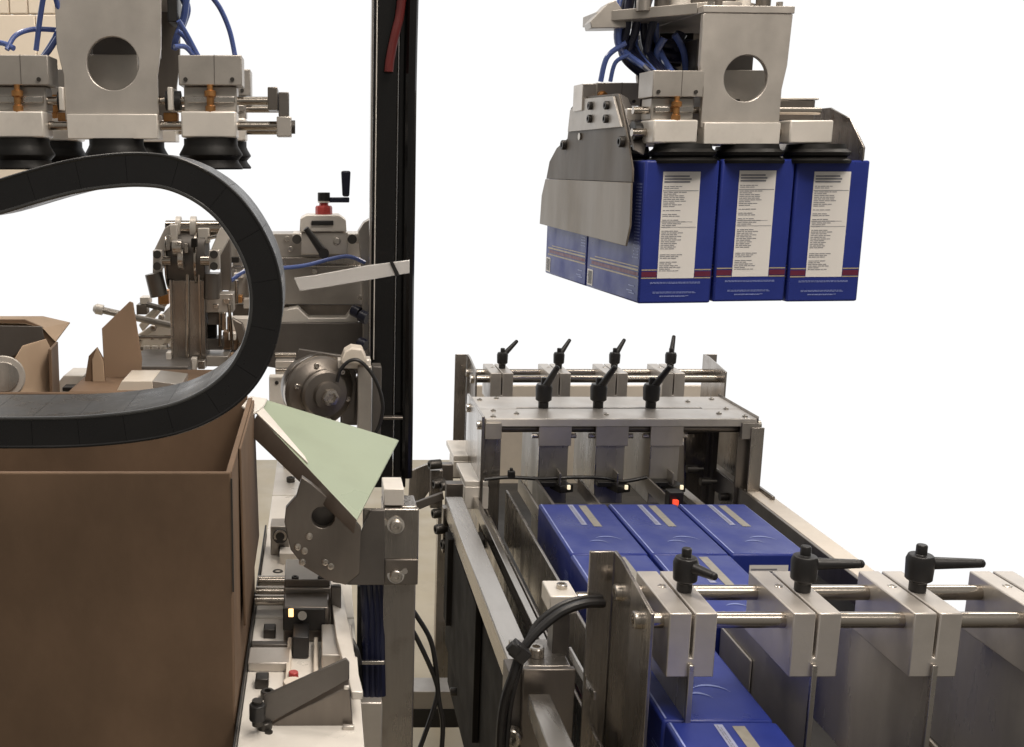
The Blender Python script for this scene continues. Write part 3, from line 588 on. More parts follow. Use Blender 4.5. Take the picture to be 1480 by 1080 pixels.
fin('clamp_cap', MB().pp([(433, 335), (434, 316), (443, 311), (490, 311), (500, 318), (501, 335)], 2.29, .10), ALUL, cu, .002)
fin('cap_slot', MB().rb(450, 319, 482, 326, 2.283, .006), BLACK, cu)
bolt('screw', at(487, 349, 2.30), (0, -1, 0), .008, cu, BOLT, .004)
kn = at(468, 315, 2.33)
fin('red_knob', MB().lathe(kn, (0, 0, 1), [(.017, 0), (.0185, .002), (.0185, .022), (.016, .026), (.010, .0265), (.010, .032)], 8), RED, cu, .0006)
fin('knob_collar', MB().cyl(kn+Vector((0, 0, .0325)), kn+Vector((0, 0, .036)), .013, 16), ALUL, cu, 0)
fin('crank_hub', MB().cyl(kn+Vector((0, 0, .0362)), kn+Vector((0, 0, .054)), .0135, 18), BLACK, cu, .001)
fin('crank_arm', MB().rb(476, 285.5, 505, 293, 2.325, .016), NAVY, cu, .002)
fin('crank_handle', MB().pp([(493, 247), (507, 247), (505, 284.5), (495, 284.5)], 2.322, .022), NAVY, cu, .004)
a, b = at(442, 330, 2.25), at(468, 366, 2.26)
fin('black_lever', MB().cyl(a, b, .006, 12, .010).cyl(b-Vector((0, .012, 0)), b+Vector((0, .02, 0)), .011, 14), BLACK, cu, 0)
fin('air_hose', MB().tube([at(x, y, 2.24) for x, y in ((318, 420), (335, 405), (360, 390), (400, 388), (440, 384), (480, 374), (505, 371), (528, 380))], .0045), BLUEH, cu, 0)
for x, y, Y in ((510, 448, 2.3), (521, 456, 2.25), (519, 495, 2.25)): fin('push_fitting', MB().cyl(at(x, y, Y), at(x+10, y+5, Y-.01), .013, 14), NAVY, cu, 0)

hd = thing('carton_head', 'chrome column head with twin side clamps left of the crossbeam', 'machine', at(270, 530, 2.1))
fin('column', MB().rb(247, 405, 297, 532, 2.12, .08), STEEL, hd)
fin('column_edge', MB().cyl(at(271, 370, 2.115), at(271, 530, 2.115), .004, 10), CHROME, hd, 0)
fin('column_edge', MB().rb(246, 405, 249, 515, 2.112, .02), STEELH, hd, .0005); fin('column_edge', MB().rb(287, 385, 290, 515, 2.112, .02), CHROME, hd, .0005)
fin('drum', MB().cyl(at(246, 375, 2.16), at(300, 375, 2.16), .055, 28), GSTEEL, hd, .002)
fin('drum_rim', MB().cyl(at(243, 375, 2.16), at(246, 375, 2.16), .060, 28), CHROME, hd, .001); fin('drum_rim', MB().cyl(at(284, 375, 2.16), at(288, 375, 2.16), .060, 28), CHROME, hd, .001)
fin('top_shaft', MB().cyl(at(240, 330, 2.16), at(325, 330, 2.16), .016, 16), CHROME, hd, 0)
fin('top_collar', MB().cyl(at(255, 330, 2.16), at(262, 330, 2.16), .024, 16), ALUL, hd, 0); fin('top_collar', MB().cyl(at(276, 330, 2.16), at(284, 330, 2.16), .024, 16), ALUL, hd, 0)
fin('side_cheek', MB().pp([(220, 420), (221, 365), (238, 330), (250, 322), (250, 335), (234, 372), (234, 420)], 2.13, .02), ALU, hd)
fin('side_arm', MB().pp([(300, 372), (318, 330), (335, 321), (334, 340), (313, 378)], 2.12, .03), ALUL, hd)
fin('clamp_cheek', MB().rb(302, 362, 317, 390, 2.09, .03), ALU, hd); fin('clamp_cheek', MB().rb(221, 362, 234, 390, 2.09, .03), ALU, hd)
for x, y in ((309, 368), (227, 368), (309, 385), (227, 385)): fin('round_bolt', MB().cyl(at(x, y, 2.09), at(x, y, 2.08), .008, 14), DBOLT, hd, 0)
fin('clamp_pin', MB().cyl(at(233, 377, 2.10), at(247, 377, 2.10), .010, 14), CHROME, hd, 0); fin('clamp_pin', MB().cyl(at(290, 377, 2.10), at(303, 377, 2.10), .010, 14), CHROME, hd, 0)
fin('hub', MB().cyl(at(258, 375, 2.10), at(266, 375, 2.10), .02, 18), BOLT, hd, .001); fin('hub', MB().cyl(at(250, 358, 2.10), at(263, 358, 2.10), .016, 18), BOLT, hd, .001)
fin('dark_roller', MB().cyl(at(222, 395, 2.12), at(230, 428, 2.12), .018, 16), DSTEEL, hd, .001); fin('dark_roller', MB().cyl(at(306, 395, 2.12), at(306, 432, 2.12), .016, 16), DSTEEL, hd, .001)
for x0, y0, x1, y1, Y, d, m in ((297, 425, 337, 452, 2.14, .05, ALU), (300, 452, 320, 470, 2.15, .04, GSTEEL), (318, 452, 326, 478, 2.13, .02, CHROME), (328, 458, 332, 480, 2.13, .012, CHROME), (296, 490, 322, 506, 2.16, .05, GSTEEL), (322, 480, 372, 506, 2.20, .04, KRAFT),
                                (296, 515, 330, 530, 2.14, .1, ALUD), (330, 510, 372, 522, 2.2, .1, KRAFTL), (300, 396, 318, 425, 2.15, .04, DSTEEL), (286, 330, 302, 352, 2.13, .03, ALUL), (246, 325, 256, 352, 2.12, .02, ALUL), (330, 460, 372, 480, 2.22, .04, ALUL), (318, 335, 333, 420, 2.2, .03, DSTEEL)):
    fin('head_block', MB().rb(x0, y0, x1, y1, Y, d), m, hd)
fin('striker', MB().pp([(335, 460), (350, 468), (360, 500), (345, 495)], 2.10, .02), DSTEEL, hd)
for x0, y0, x1, y1, Y, d, m in ((338, 395, 352, 402, 2.33, .03, ALUL), (356, 400, 362, 425, 2.34, .02, DSTEEL), (338, 428, 350, 438, 2.30, .03, BRASS), (352, 432, 368, 446, 2.31, .03, ALU),
                                (334, 372, 345, 380, 2.34, .02, DARKP), (366, 374, 380, 383, 2.35, .02, ALUL), (330, 482, 341, 492, 2.18, .03, ALUL), (344, 476, 349, 510, 2.19, .02, CHROME),
                                (354, 480, 359, 508, 2.19, .02, STEELH), (366, 508, 392, 520, 2.22, .04, ALUD), (376, 478, 392, 506, 2.25, .03, GSTEEL), (298, 470, 312, 488, 2.17, .03, DARKP),
                                (276, 518, 284, 536, 2.09, .02, ALUL), (286, 522, 296, 534, 2.08, .02, BOLT), (262, 524, 270, 535, 2.09, .02, DARKP), (240, 510, 247, 530, 2.10, .03, ALUL), (308, 440, 316, 447, 2.13, .008, BOLT),
                                (322, 432, 332, 440, 2.135, .004, BOLT), (266, 352, 272, 366, 2.09, .02, CHROME), (276, 345, 284, 358, 2.08, .02, DARKP), (240, 340, 246, 362, 2.10, .02, STEELH)):
    fin('fitting_block', MB().rb(x0, y0, x1, y1, Y, d), m, hd, .0012)
for a_, b_ in (((318, 452), (318, 500)), ((331, 440), (336, 505)), ((300, 345), (330, 338)), ((342, 405), (342, 438)), ((372, 440), (398, 470))):
    fin('thin_rod', MB().cyl(at(*a_, 2.12), at(*b_, 2.13), .0035, 10), CHROME, hd, 0)
for x, y, Y in ((339, 392, 2.355), (352, 392, 2.355), (512, 392, 2.355), (520, 430, 2.355), (340, 432, 2.355), (455, 392, 2.355), (345, 360, 2.395), (378, 362, 2.395), (415, 345, 2.395), (528, 345, 2.395), (420, 360, 2.395)):
    bolt('cap_screw', at(x, y, Y), (0, -1, 0), .006, cu, BOLT, .005)
fin('pale_rib', MB().rb(336, 384.2, 530, 386.5, 2.352, .01), STEELH, cu, .0005)
fin('mid_bracket', MB().pp([(380, 440), (412, 440), (404, 462), (384, 462)], 2.30, .03), ALU, cu)
fin('edge_post', MB().rb(524, 386, 533, 520, 2.30, .03), STEELH, cu)
# cream painted arms left of the column
fa = thing('folding_arm', 'cream painted folding arms with pins behind the raised cardboard flap', 'machine', at(220, 530, 2.3))
for pts, m in (([(192, 527), (240, 470), (248, 480), (206, 532)], WHITEP), ([(200, 470), (236, 432), (242, 440), (206, 480)], WHITEP), ([(195, 517), (200, 490), (248, 440), (248, 520)], ALUL)):
    fin('arm', MB().pp(pts, 2.32+.02*len(m.name) % .05, .03), m, fa, .003)
fin('arm_base', MB().pp([(190, 531), (200, 518), (258, 518), (262, 531)], 2.26, .06), WHITEP, fa)
for y in (488, 505): fin('pin', MB().cyl(at(200, y, 2.28), at(252, y, 2.28), .005, 10), CHROME, fa, 0)
for pts in ([(192, 505), (196, 486), (232, 462), (236, 468), (206, 490), (200, 508)], [(214, 520), (244, 486), (248, 492), (224, 522)], [(204, 462), (222, 446), (228, 450), (208, 468)]):
    fin('arm', MB().pp(pts, 2.29, .02), WHITEP, fa, .002)
for x, y in ((200, 490), (222, 474), (234, 458), (212, 512), (240, 500)): bolt('arm_pin', at(x, y, 2.285), (0, -1, 0), .007, fa, BOLT, .008)
for x in (212, 224, 236): fin('spacer', MB().cyl(at(x, 500, 2.27), at(x, 519, 2.27), .007, 10), ALUL, fa, 0)
fin('hinge_block', MB().rb(202, 430, 216, 440, 2.30, .04), ALUL, fa); fin('hinge_knuckle', MB().rb(197, 440.5, 212, 455, 2.30, .04), DSTEEL, fa)
fin('hinge_pin', MB().cyl(at(212, 440, 2.29), at(238, 447, 2.29), .006, 10), GSTEEL, fa, 0)
fin('lamp_block', MB().rb(228, 420, 244, 440, 2.33, .03), BRASS, fa)
rb_ = thing('guide_rod', 'thin grey guide rod with a rounded end crossing behind the raised flap', 'rod', at(190, 458, 2.2))
fin('rod', MB().tube([at(142, 447, 2.20), at(190, 458, 2.22), at(250, 471, 2.24)], .0075), ALUD, rb_, 0)
fin('rod_cap', MB().lathe(at(142, 447, 2.20), (-1, 0, .2), [(.011, -.01), (.011, .004), (.006, .010)], 14), ALUL, rb_, 0)

# ------------------------------------------------------------------ cardboard cases
ca = thing('shipping_case', 'big open brown cardboard case in the lower left foreground', 'cardboard box', (-.45, 1.2, .5))
yF, yB, xR, xL, zT, zB = 1.10, 1.48, -.0935, -.95, at(0, 683, 1.10).z, .50
fin('front_wall', MB().bb(xL, xR, yF, yF+.006, zB, zT), KRAFT, ca, .002)
fin('side_wall', MB().bb(xR-.006, xR+.0005, yF+.0065, yB, zB, zT-.001), KRAFT, ca, .001)
fin('back_wall', MB().bb(xL, xR-.0065, yB-.006, yB, zB, zT+.002), KRAFT, ca, .001)
fin('side_wall', MB().bb(xL, xL+.006, yF+.0065, yB-.0065, zB, zT), KRAFT, ca, .001)
fin('bottom', MB().bb(xL+.0065, xR-.0065, yF+.0065, yB-.0065, zB, zB+.006), KRAFT, ca, 0)
# side flap folded outwards and down, with the splayed front corner the photo shows
fl = MB(); z0 = zT-.0005
P = [Vector(p) for p in ((xR+.001, yF+.10, z0), (xR+.001, yB-.02, z0), (xR+.006, yB-.02, z0-.20), (xR+.004, yF+.10, z0-.22))]
fl.prism(P, (.003, 0, .0005)); fin('side_flap', fl, KRAFT, ca, .001)
fin('corner_gap', MB().rb(334.5, 692, 337, 856, 1.0988, .001), DBOLT, ca, 0)
fin('back_flap', MB().prism([Vector((xL+.02, yB+.002, zT+.003)), Vector((xR-.02, yB+.002, zT+.003)), Vector((xR-.03, yB+.10, zT-.08)), Vector((xL+.03, yB+.10, zT-.08))], (0, .003, .003)), KRAFT, ca, .001)
fin('front_inner_flap', MB().prism([Vector((xL+.02, yF+.008, zT-.004)), Vector((-.215, yF+.008, zT-.004)), Vector((-.275, yF+.09, zT-.05)), Vector((xL+.04, yF+.09, zT-.05))], (0, .002, -.003)), KRAFT, ca, .001)
# cases farther along
cb = thing('shipping_case', 'open cardboard case with splayed flaps at the left edge behind the black chain', 'cardboard box', at(20, 570, 1.75))
fin('back_wall', MB().pp([(-60, 462), (35, 462), (63, 474), (80, 494), (80, 575), (-60, 575)], 1.95, .006), KRAFT, cb, .001)
fin('top_flap', MB().prism([at(-60, 457, 2.06), at(62, 457, 2.06), at(101, 466, 2.02), at(80, 494, 1.945), at(62, 474, 1.945), at(35, 467, 1.945), at(-60, 467, 1.945)], (0, .004, -.002)), KRAFTL, cb, .0008)
fin('side_wall', MB().prism([at(80, 494, 1.95), at(83, 575, 1.95), at(72, 590, 1.75), at(70, 505, 1.75)], (.005, 0, 0)), KRAFT, cb, .001)
fin('inner_flap', MB().prism([at(20, 520, 1.72), at(32, 500, 1.76), at(66, 490, 1.80), at(76, 512, 1.80), at(76, 575, 1.78), at(24, 575, 1.72)], (0, .004, 0)), KRAFTL, cb, .001)
fin('far_flap', MB().pp([(-60, 470), (60, 472), (64, 492), (40, 500), (20, 515), (-60, 520)], 1.93, .004), GSTEEL, cb, .001)
fin('round_roller', MB().cyl(at(5, 545, 1.66), at(5, 545, 1.74), .034, 28), ALUD, cb, .002)
fin('roller_face', MB().cyl(at(5, 545, 1.655), at(5, 545, 1.6595), .024, 28), STEEL, cb, .001)
cc = thing('shipping_case', 'cardboard case flap standing upright left of the cream folding arms', 'cardboard box', at(180, 565, 1.9))
fin('raised_flap', MB().pp([(147, 475), (187, 436), (192, 438), (205, 520), (202, 560), (152, 566)], 1.92, .006), KRAFTM, cc, .001)
fin('small_flap', MB().pp([(120, 566), (128, 515), (140, 502), (150, 520), (153, 566)], 1.88, .006), KRAFT, cc, .001)
fin('flap_edge', MB().pp([(134, 566), (133, 520), (140, 502.5), (149, 522), (152.5, 566)], 1.876, .0035), KRAFTL, cc, .001)
fin('case_top', MB().pp([(168, 566), (176, 551), (220, 551), (222, 566)], 1.80, .10), WHITEP, cc, .001)
fin('case_top', MB().pp([(222.5, 566), (220, 551), (262, 556), (262, 566)], 1.80, .10), ALUD, cc, .001)
fin('case_body', MB().rb(100, 566, 300, 640, 1.79, .2), KRAFT, cc)
cr = thing('case_conveyor', 'short pale roller frame between the open cases', 'conveyor', at(95, 566, 2.0))
fin('frame_top', MB().pp([(70, 570), (92, 543), (121, 543), (118, 570)], 2.0, .08), ALUL, cr); fin('frame_side', MB().pp([(118.5, 570), (121.5, 543), (126, 543), (124, 570)], 1.99, .08), ALUD, cr)
fin('dark_bed', MB().rb(184, 530, 272, 551, 2.02, .2), GSTEEL, cr); fin('bed_plate', MB().rb(202, 538, 250, 546, 2.0, .018), STEELH, cr); fin('roller_guard', MB().rb(90, 560, 118, 566, 1.96, .03), BLACK, cr)
fin('bed_leg', MB().bb(at(230, 0, 2.1).x, at(230, 0, 2.1).x+.04, 2.06, 2.10, 0, at(0, 551, 2.05).z), GSTEEL, cr)

# ------------------------------------------------------------------ black cable chain loop in front
pth = [(-90, 300), (-40, 294), (0, 284), (50, 269), (100, 256), (150, 248), (200, 245), (245, 250), (288, 268), (325, 296), (353, 332), (374, 374), (384, 418), (383, 462), (372, 505), (350, 545), (315, 577), (270, 600), (220, 613), (160, 621), (100, 625), (40, 626), (-20, 626), (-90, 626)]
Yc = .80; P3 = [at(x, y, Yc) for x, y in pth]
pts = []
for i in range(len(P3)-1):
    a = P3[max(0, i-1)]; b = P3[i]; c = P3[i+1]; d = P3[min(len(P3)-1, i+2)]
    for k in range(24):
        t = k/24; pts.append(.5*((2*b)+(c-a)*t+(2*a-5*b+4*c-d)*t*t+(3*b-a-3*c+d)*t**3))
cum = [0]
for a, b in zip(pts, pts[1:]): cum.append(cum[-1]+(b-a).length)
def along(s):
    i = 0
    while i < len(cum)-2 and cum[i+1] < s: i += 1
    t = (s-cum[i])/(cum[i+1]-cum[i]); return pts[i].lerp(pts[i+1], t)
ch = thing('cable_chain', 'black cable chain bent into a big loop in front of the cases', 'cable chain', P3[20])
nl = int(cum[-1]/.034); step = cum[-1]/nl
HT = .0118; WD = .086
link_me = None
def nrm(s):
    e = along(min(s+.004, cum[-1]-1e-5))-along(max(s-.004, 0)); e.normalize(); return Vector((-e.z, 0, e.x))
for k in range(nl):
    st = [k*step+.00012+(step-.00024)*i/5 for i in range(6)]      # each link follows the curve between its two end joints
    inner = [along(s_)-nrm(s_)*HT for s_ in st]; outer_ = [along(s_)+nrm(s_)*HT for s_ in st[::-1]]
    lk = fin('link', MB().prism(inner+outer_, (0, WD, 0)), CHAINM, ch, 0)

SHEEN = mat('worn glossy chain edge', (.05, .05, .05), .22, 0, .3, 20, spec=.6)  # lighter grey paints the highlight line along the chain's inner edge
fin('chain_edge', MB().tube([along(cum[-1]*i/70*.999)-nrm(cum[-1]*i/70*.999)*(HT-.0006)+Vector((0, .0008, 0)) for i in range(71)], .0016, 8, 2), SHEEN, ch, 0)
fin('chain_edge', MB().tube([along(cum[-1]*i/70*.999)+nrm(cum[-1]*i/70*.999)*(HT-.0006)+Vector((0, .0008, 0)) for i in range(71)], .0014, 8, 2), CHAINM, ch, 0)
# ------------------------------------------------------------------ machine bed on the left with its slides
zb = HCAM-.62
bd = thing('machine_bed', 'pale metal machine bed running back between the case and the post', 'machine bed', (-.01, 1.8, 0))
for y0, y1 in ((.8, 1.395), (1.40, 1.96), (1.965, 2.75)): fin('bed_plate', MB().bb(-.088, .05, y0, y1, zb-.02, zb-(.0 if y0 < 1.0 else .001)), BED, bd, .001)
fin('bed_frame', MB().bb(-.088, .045, .9, 2.75, zb-.12, zb-.0205), GSTEEL, bd)
for y in (1.0, 2.6): fin('bed_leg', MB().bb(-.04, .02, y, y+.06, 0, zb-.1205), GSTEEL, bd)
fin('side_lip', MB().bb(-.0915, -.0885, .8, 1.75, zb-.06, zb+.014), BLACK, bd)
for x, y in ((-.06, 1.10), (-.06, 1.17), (-.062, 1.55), (-.055, 1.78), (-.055, 2.05), (-.05, 2.3), (.02, 2.2)):
    bolt('cap_screw', (x, y, zb), (0, 0, 1), .0085, bd, DBOLT, .009)
for x, y in ((-.065, 1.34), (-.068, 1.20)): fin('square_nut', MB().box((x, y, zb+.006), (.016, .02, .014)), DBOLT, bd)
fin('cross_bar', MB().bb(-.088, -.035, 1.235, 1.28, zb+.0003, zb+.012), ALU, bd)
for y in (1.40, 1.43, 1.47): fin('slide_rod', MB().cyl((-.088, y, zb+.025), (-.02, y, zb+.025), .0075, 14), CHROME, bd, 0)
fin('slide_block', MB().bb(-.047, .018, 1.37, 1.48, zb+.001, zb+.055), ALUD, bd, .002)
sf = fin('slide_front', MB().bb(-.046, .014, 1.318, 1.366, zb+.001, zb+.050), DSTEEL, bd, .002)
fin('slide_face', MB().rb(409, 880, 470, 912, 1.312, .005), BLACK, bd)
fin('orange_lamp', MB().rb(417, 881, 424, 892, 1.309, .003), LEDO, bd, .0005)
fin('small_lens', MB().cyl(at(437, 890, 1.312), at(437, 890, 1.309), .006, 12), CHROME, bd, 0)
fin('slide_foot', MB().bb(-.033, -.012, 1.27, 1.315, zb+.001, zb+.030), BLACK, bd)
for x in (-.040, -.006): fin('pale_strip', MB().bb(x, x+.006, 1.16, 1.31, zb+.0004, zb+.012), WHITEP, bd)
fin('sensor_head', MB().cyl((-.030, 1.18, zb+.001), (-.030, 1.18, zb+.016), .012, 16), WHITEP, bd, .001)
fin('red_cap', MB().cyl((-.030, 1.20, zb+.001), (-.030, 1.20, zb+.018), .006, 12), RED, bd, .001)
fin('clear_cover', MB().bb(.004, .044, 1.22, 1.31, zb+.0015, zb+.03), ALU, bd)
fin('cable', MB().tube([at(x, y, Y) for x, y, Y in ((470, 912, 1.31), (482, 920, 1.30), (492, 917, 1.29), (505, 922, 1.29), (515, 940, 1.28), (520, 960, 1.28))], .0035), BLACK, bd, 0)
fin('guide_plate', MB().prism([at(476, 842, 1.42), at(494, 850, 1.42), at(515, 960, 1.2), at(525, 1000, 1.12), at(508, 1000, 1.12), at(486, 920, 1.25)], (0, 0, -.01)), ALUL, bd)
fin('guide_recess', MB().rb(478, 848, 493, 915, 1.345, .01), GSTEEL, bd)
for x, y in ((-.03, 1.9), (.015, 1.75), (-.02, 2.12), (.02, 1.95), (-.07, 1.27), (-.055, 1.09), (-.03, 1.12), (.01, 1.13)):
    fin('dowel', MB().cyl((x, y, zb-.002), (x, y, zb+.0015), .0045, 12), DBOLT, bd, 0)
fin('slide_cap', MB().bb(-.046, .016, 1.372, 1.376, zb+.0552, zb+.066), DSTEEL, bd)
for x in (-.032, .004): bolt('cap_screw', (x, 1.40, zb+.055), (0, 0, 1), .005, bd, DBOLT, .005)
fin('cross_slot', MB().bb(-.0875, -.036, 1.300, 1.312, zb+.0003, zb+.006), GSTEEL, bd)
fin('rail_step', MB().bb(-.0875, -.052, 1.50, 1.66, zb+.0003, zb+.008), ALUL, bd)
fin('rear_block', MB().bb(-.05, .02, 1.72, 1.78, zb+.0003, zb+.03), ALU, bd)
fin('rear_rail', MB().bb(.02, .032, 1.55, 2.6, zb+.0003, zb+.012), STEELH, bd)
# round valve left of the pivot
fin('valve_body', MB().rb(391, 761, 418, 822, 1.62, .04), ALUD, bd); fin('valve_dial', MB().cyl(at(405, 775, 1.615), at(405, 775, 1.60), .012, 20), DBOLT, bd, .001)
fin('valve_ring', MB().ringplate([at(405, 775, 1.60)+Vector((.0105*math.cos(a), 0, .0105*math.sin(a))) for a in [i*math.pi/8 for i in range(16)]], at(405, 775, 1.60), .007, (0, -.002, 0), 16), CHROME, bd, 0)
fin('valve_stem', MB().cyl(at(407, 790, 1.615), at(407, 806, 1.615), .005, 10), BLACK, bd, 0)
fin('rear_ledge', MB().rb(404, 800, 470, 838, 1.58, .03), ALUL, bd)

# black plate bracket bottom
bk = thing('plate_bracket', 'dark folded plate bracket with end screws at the bottom beside the case', 'bracket', at(440, 1060, 1.1))
fin('web', MB().pp([(381, 1006), (500, 952), (505, 958), (505, 982), (381, 1050)], 1.10, .004), GSTEEL, bk, .001)
fin('shelf', MB().pp([(381, 1052), (430, 1027), (505, 992), (510, 1048), (512, 1140), (378, 1140)], 1.105, .06), DSTEEL, bk, .001)
fin('screw_post', MB().cyl(at(372, 1012, 1.09), at(372, 1048, 1.09), .006, 14), DBOLT, bk, 0)
fin('screw_head', MB().cyl(at(372, 1018, 1.087), at(372, 1040, 1.087), .009, 14), BLACK, bk, .001)
fin('screw_post', MB().cyl(at(368, 1066, 1.09), at(368, 1100, 1.09), .008, 14), DBOLT, bk, 0)
fin('pale_stub', MB().rb(497, 992, 505, 998, 1.098, .004), ALUL, bk)
fin('side_stub', MB().rb(495, 1050, 512, 1140, 1.095, .006), ALU, bk)

# ------------------------------------------------------------------ green guide plate, pivot cheek, post and motor
gp = thing('guide_flap', 'pale green tilted guide plate with a bright folded edge', 'guide plate', at(470, 760, 1.3))
A, B, D = at(384, 577, 1.50), at(577, 636, 1.52), at(516, 752, 1.27)
n = (B-A).cross(D-A).normalized()
if n.z < 0: n = -n
E = onplane(372, 600, A, n)
fin('plate', MB().prism([A, B, D, E], -n*.005), GREEN, gp, .0015)
dn = Vector((-.25, -.30, -.9)).normalized()
def fedge(x, y): return onplane(x, y, A, n)
e0, e1 = fedge(371.5, 600.5), fedge(515, 753)
fin('folded_edge', MB().prism([e0, e1, e1+Vector((-.003, -.004, -.016)), e0+Vector((-.014, -.006, -.022))], n*.002), DSTEEL, gp, .0005)
fin('edge_strip', MB().prism([fedge(365, 594), fedge(380, 592), fedge(440, 662), fedge(445, 672)], n*.003), ALUL, gp, .001)
fin('corner_tab', MB().prism([fedge(348, 590), fedge(360, 576), fedge(386, 580), fedge(380, 592), fedge(366, 602)], n*.005), ALUL, gp, .002)
pv = thing('pivot_cheek', 'dark curved pivot plate with a round hole under the green plate', 'pivot plate', at(470, 830, 1.32))
cen = at(467, 748, 1.31)
outer = [at(x, y, 1.31) for x, y in ((436, 690), (450, 700), (512, 752), (522, 765), (520, 830), (500, 846), (470, 838), (440, 820), (420, 795), (411, 755), (413, 735), (428, 718))]
c0 = sum(outer, Vector())/len(outer)
fin('cheek', MB().ringplate(outer, cen, .0145, (0, .012, 0), 32), DSTEEL, pv, .001)
fin('hub', MB().cyl(cen+Vector((.004, .02, -.004)), cen+Vector((.004, .04, -.004)), .022, 20), GSTEEL, pv, 0)
for x, y in ((447, 775), (440, 796), (437, 812), (430, 790), (478, 818), (470, 812)): bolt('screw', at(x, y, 1.31), (0, -1, 0), .0045, pv, BOLT, .003)
sp = thing('support_post', 'grey support post topped by a two bolt clamp plate', 'post', (at(575, 900, 1.36).x, 1.37, 0))
fin('column', MB().bb(at(552, 900, 1.36).x, at(600, 900, 1.36).x, 1.36, 1.41, 0, at(0, 732, 1.36).z), STEEL, sp, .002)
fin('column_cap', MB().rb(555, 707, 584, 731, 1.352, .055), ALUL, sp, .001)
pl = fin('clamp_plate', MB().rb(524, 736, 605, 846, 1.345, .006), STEEL, sp, .002)
fin('lower_plate', MB().rb(556, 809, 604, 845.5, 1.342, .0025), DSTEEL, pl, .001)
fin('web', MB().pp([(536, 738), (556, 738), (556, 846), (505, 846), (480, 842), (512, 790)], 1.335, .006), GSTEEL, sp, .001)
for y in (759, 831):
    bolt('cap_screw', at(572, y, 1.342), (0, -1, 0), .0085, pl, BOLT, .008)
    fin('washer', MB().cyl(at(572, y, 1.3435), at(572, y, 1.3405), .0115, 18), BOLT, pl, 0)
for x, y in ((556, 756), (585, 826)): fin('dowel', MB().cyl(at(x, y, 1.345), at(x, y, 1.3405), .004, 10), CHROME, pl, 0)
fin('lower_sleeve', MB().rb(516, 1016, 552, 1150, 1.33, .05), ALU, sp, .002)
for i, (x, y1) in enumerate(((528, 1010), (536, 1012), (544, 1010), (550, 1005))):
    fin('dark_hose', MB().tube([at(x-2, 842, 1.36), at(x, 900, 1.352+.004*i), at(x+1, 960, 1.352), at(x+2, y1, 1.35)], .0055), NAVY, sp, 0)
fin('hose_clip', MB().rb(520, 956, 556, 961, 1.334, .004), STEELH, sp, .0005)
fin('hose_backing', MB().rb(516, 848, 553, 1014, 1.368, .01), BLACK, sp)
for lab, pts in (('black cable hanging in a bow right of the grey post, outer one', ((584, 866), (602, 890), (622, 925), (630, 965), (634, 1010), (640, 1050), (636, 1110))),
                 ('black cable hanging right of the grey post, crossing under the outer one', ((584, 892), (600, 918), (618, 955), (630, 985), (632, 1005), (620, 1045), (600, 1100)))):
    tag(fin('hanging_cable', MB().tube([at(x, y, 1.42) for x, y in pts], .0036), BLACK, None, 0), lab, 'cable')
mo = thing('drive_motor', 'round chrome motor housing on a dark bracket beside the grey block', 'motor', at(462, 610, 1.9))
ctr = at(470, 570, 1.95); ax = Vector((.35, -.9, -.02)).normalized()
fin('housing', MB().lathe(ctr-ax*.05, ax, [(.060, -.03), (.068, 0), (.068, .022), (.064, .030), (.050, .036), (.046, .040), (.046, .050), (.042, .054), (.026, .056), (.026, .068), (.018, .070)], 36), DSTEEL, mo, 0)
fin('rim', MB().lathe(ctr-ax*.05, ax, [(.0695, .012), (.070, .016), (.0695, .021)], 36), CHROME, mo, 0)
fin('shaft_nut', MB().lathe(ctr+ax*.020, ax, [(.016, 0), (.016, .012), (.010, .013), (.010, .006), (.001, .006)], 6), BOLT, mo, 0)
for i in range(6):
    v = ax.cross(Vector((0, 0, 1))).normalized(); u = v.cross(ax); a = i*math.pi/3+.3
    q = ctr-ax*.016+(v*math.cos(a)+u*math.sin(a))*.054; bolt('face_screw', q, ax, .005, mo, BOLT, .006)
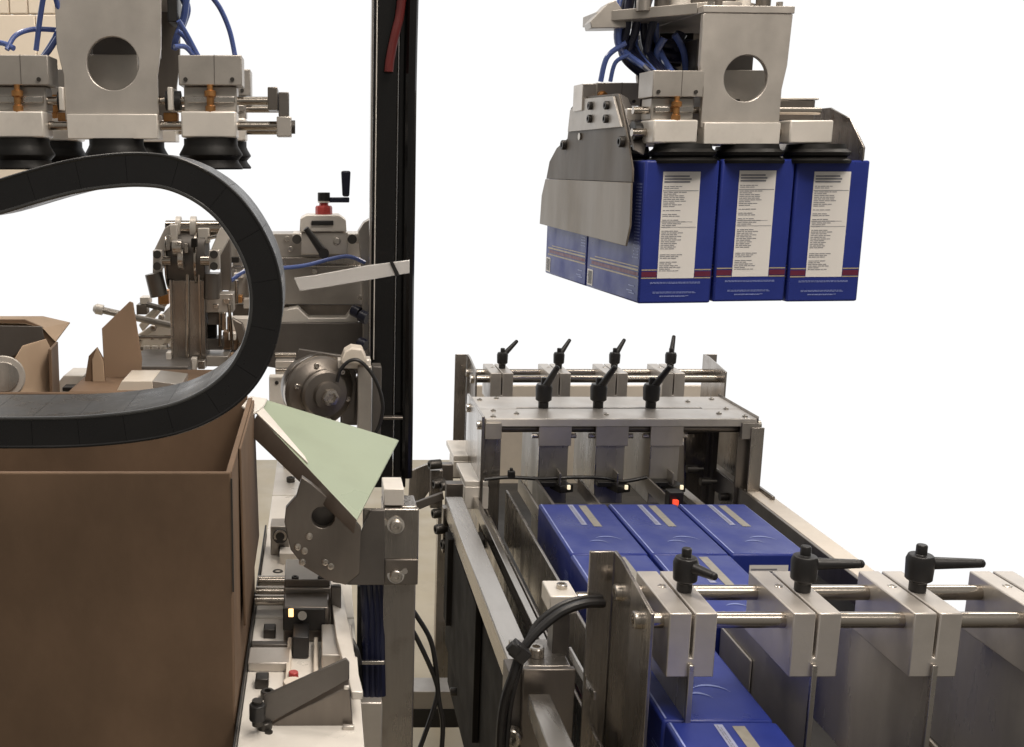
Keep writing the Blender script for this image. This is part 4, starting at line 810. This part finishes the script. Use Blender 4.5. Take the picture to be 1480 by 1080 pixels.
fin('bracket', MB().pp([(428, 520), (432, 505), (500, 515), (515, 540), (512, 610), (495, 612), (492, 560), (470, 528), (440, 530), (428, 560), (421, 562)], 2.0, .012), GSTEEL, mo, .001)
fin('rear_plate', MB().rb(492, 545, 520, 615, 2.03, .01), GSTEEL, mo)
sbk = thing('sensor_block', 'grey upright block with a pale cap and a looping cable beside the motor', 'block', at(525, 640, 1.98))
fin('body', MB().rb(517, 530, 537, 650, 1.96, .04), ALUD, sbk); fin('side_body', MB().rb(538, 530, 551, 650, 1.985, .04), GSTEEL, sbk)
fin('cap', MB().pp([(493, 522), (498, 509), (508, 503), (524, 505), (530, 518), (530, 527), (493, 527)], 1.95, .05), WHITEP, sbk, .003)
fin('cap_base', MB().rb(488, 520, 536, 533, 1.975, .04), ALUL, sbk)
fin('loop_cable', MB().tube([at(x, y, 1.94) for x, y in ((487, 552), (492, 535), (505, 522), (520, 522), (537, 540), (549, 565), (553, 590), (549, 612), (543, 625))], .0035), BLACK, sbk, 0)
fr = thing('rear_frame', 'chrome tie rods on a pale plate behind the motor', 'frame', at(400, 590, 2.1))
fin('plate', MB().rb(389, 545, 424, 620, 2.14, .03), BED, fr); fin('plate', MB().rb(398, 522, 426, 545, 2.2, .03), ALU, fr)
for y in (513, 535): fin('tie_rod', MB().cyl(at(398, y, 2.12), at(428, y, 2.12), .005, 12), CHROME, fr, 0)
bolt('screw', at(400, 553, 2.14), (0, -1, 0), .004, fr, DBOLT)
fin('leg', MB().bb(at(405, 0, 2.15).x, at(420, 0, 2.15).x, 2.145, 2.165, zb, at(0, 620, 2.15).z), BED, fr)

bm_ = thing('floor_beam', 'grey and black base beam lying low between post and conveyor', 'beam', at(650, 1050, 2.6))
fin('upper_tube', MB().rb(560, 1000, 740, 1025, 2.60, .08), ALUD, bm_); fin('lower_tube', MB().rb(560, 1025.5, 740, 1052, 2.60, .08), BLACK, bm_)
for x in (570, 725): fin('foot', MB().bb(at(x, 1052, 2.6).x, at(x, 1052, 2.6).x+.04, 2.62, 2.66, 0, at(x, 1052, 2.6).z-.0005), BLACK, bm_)
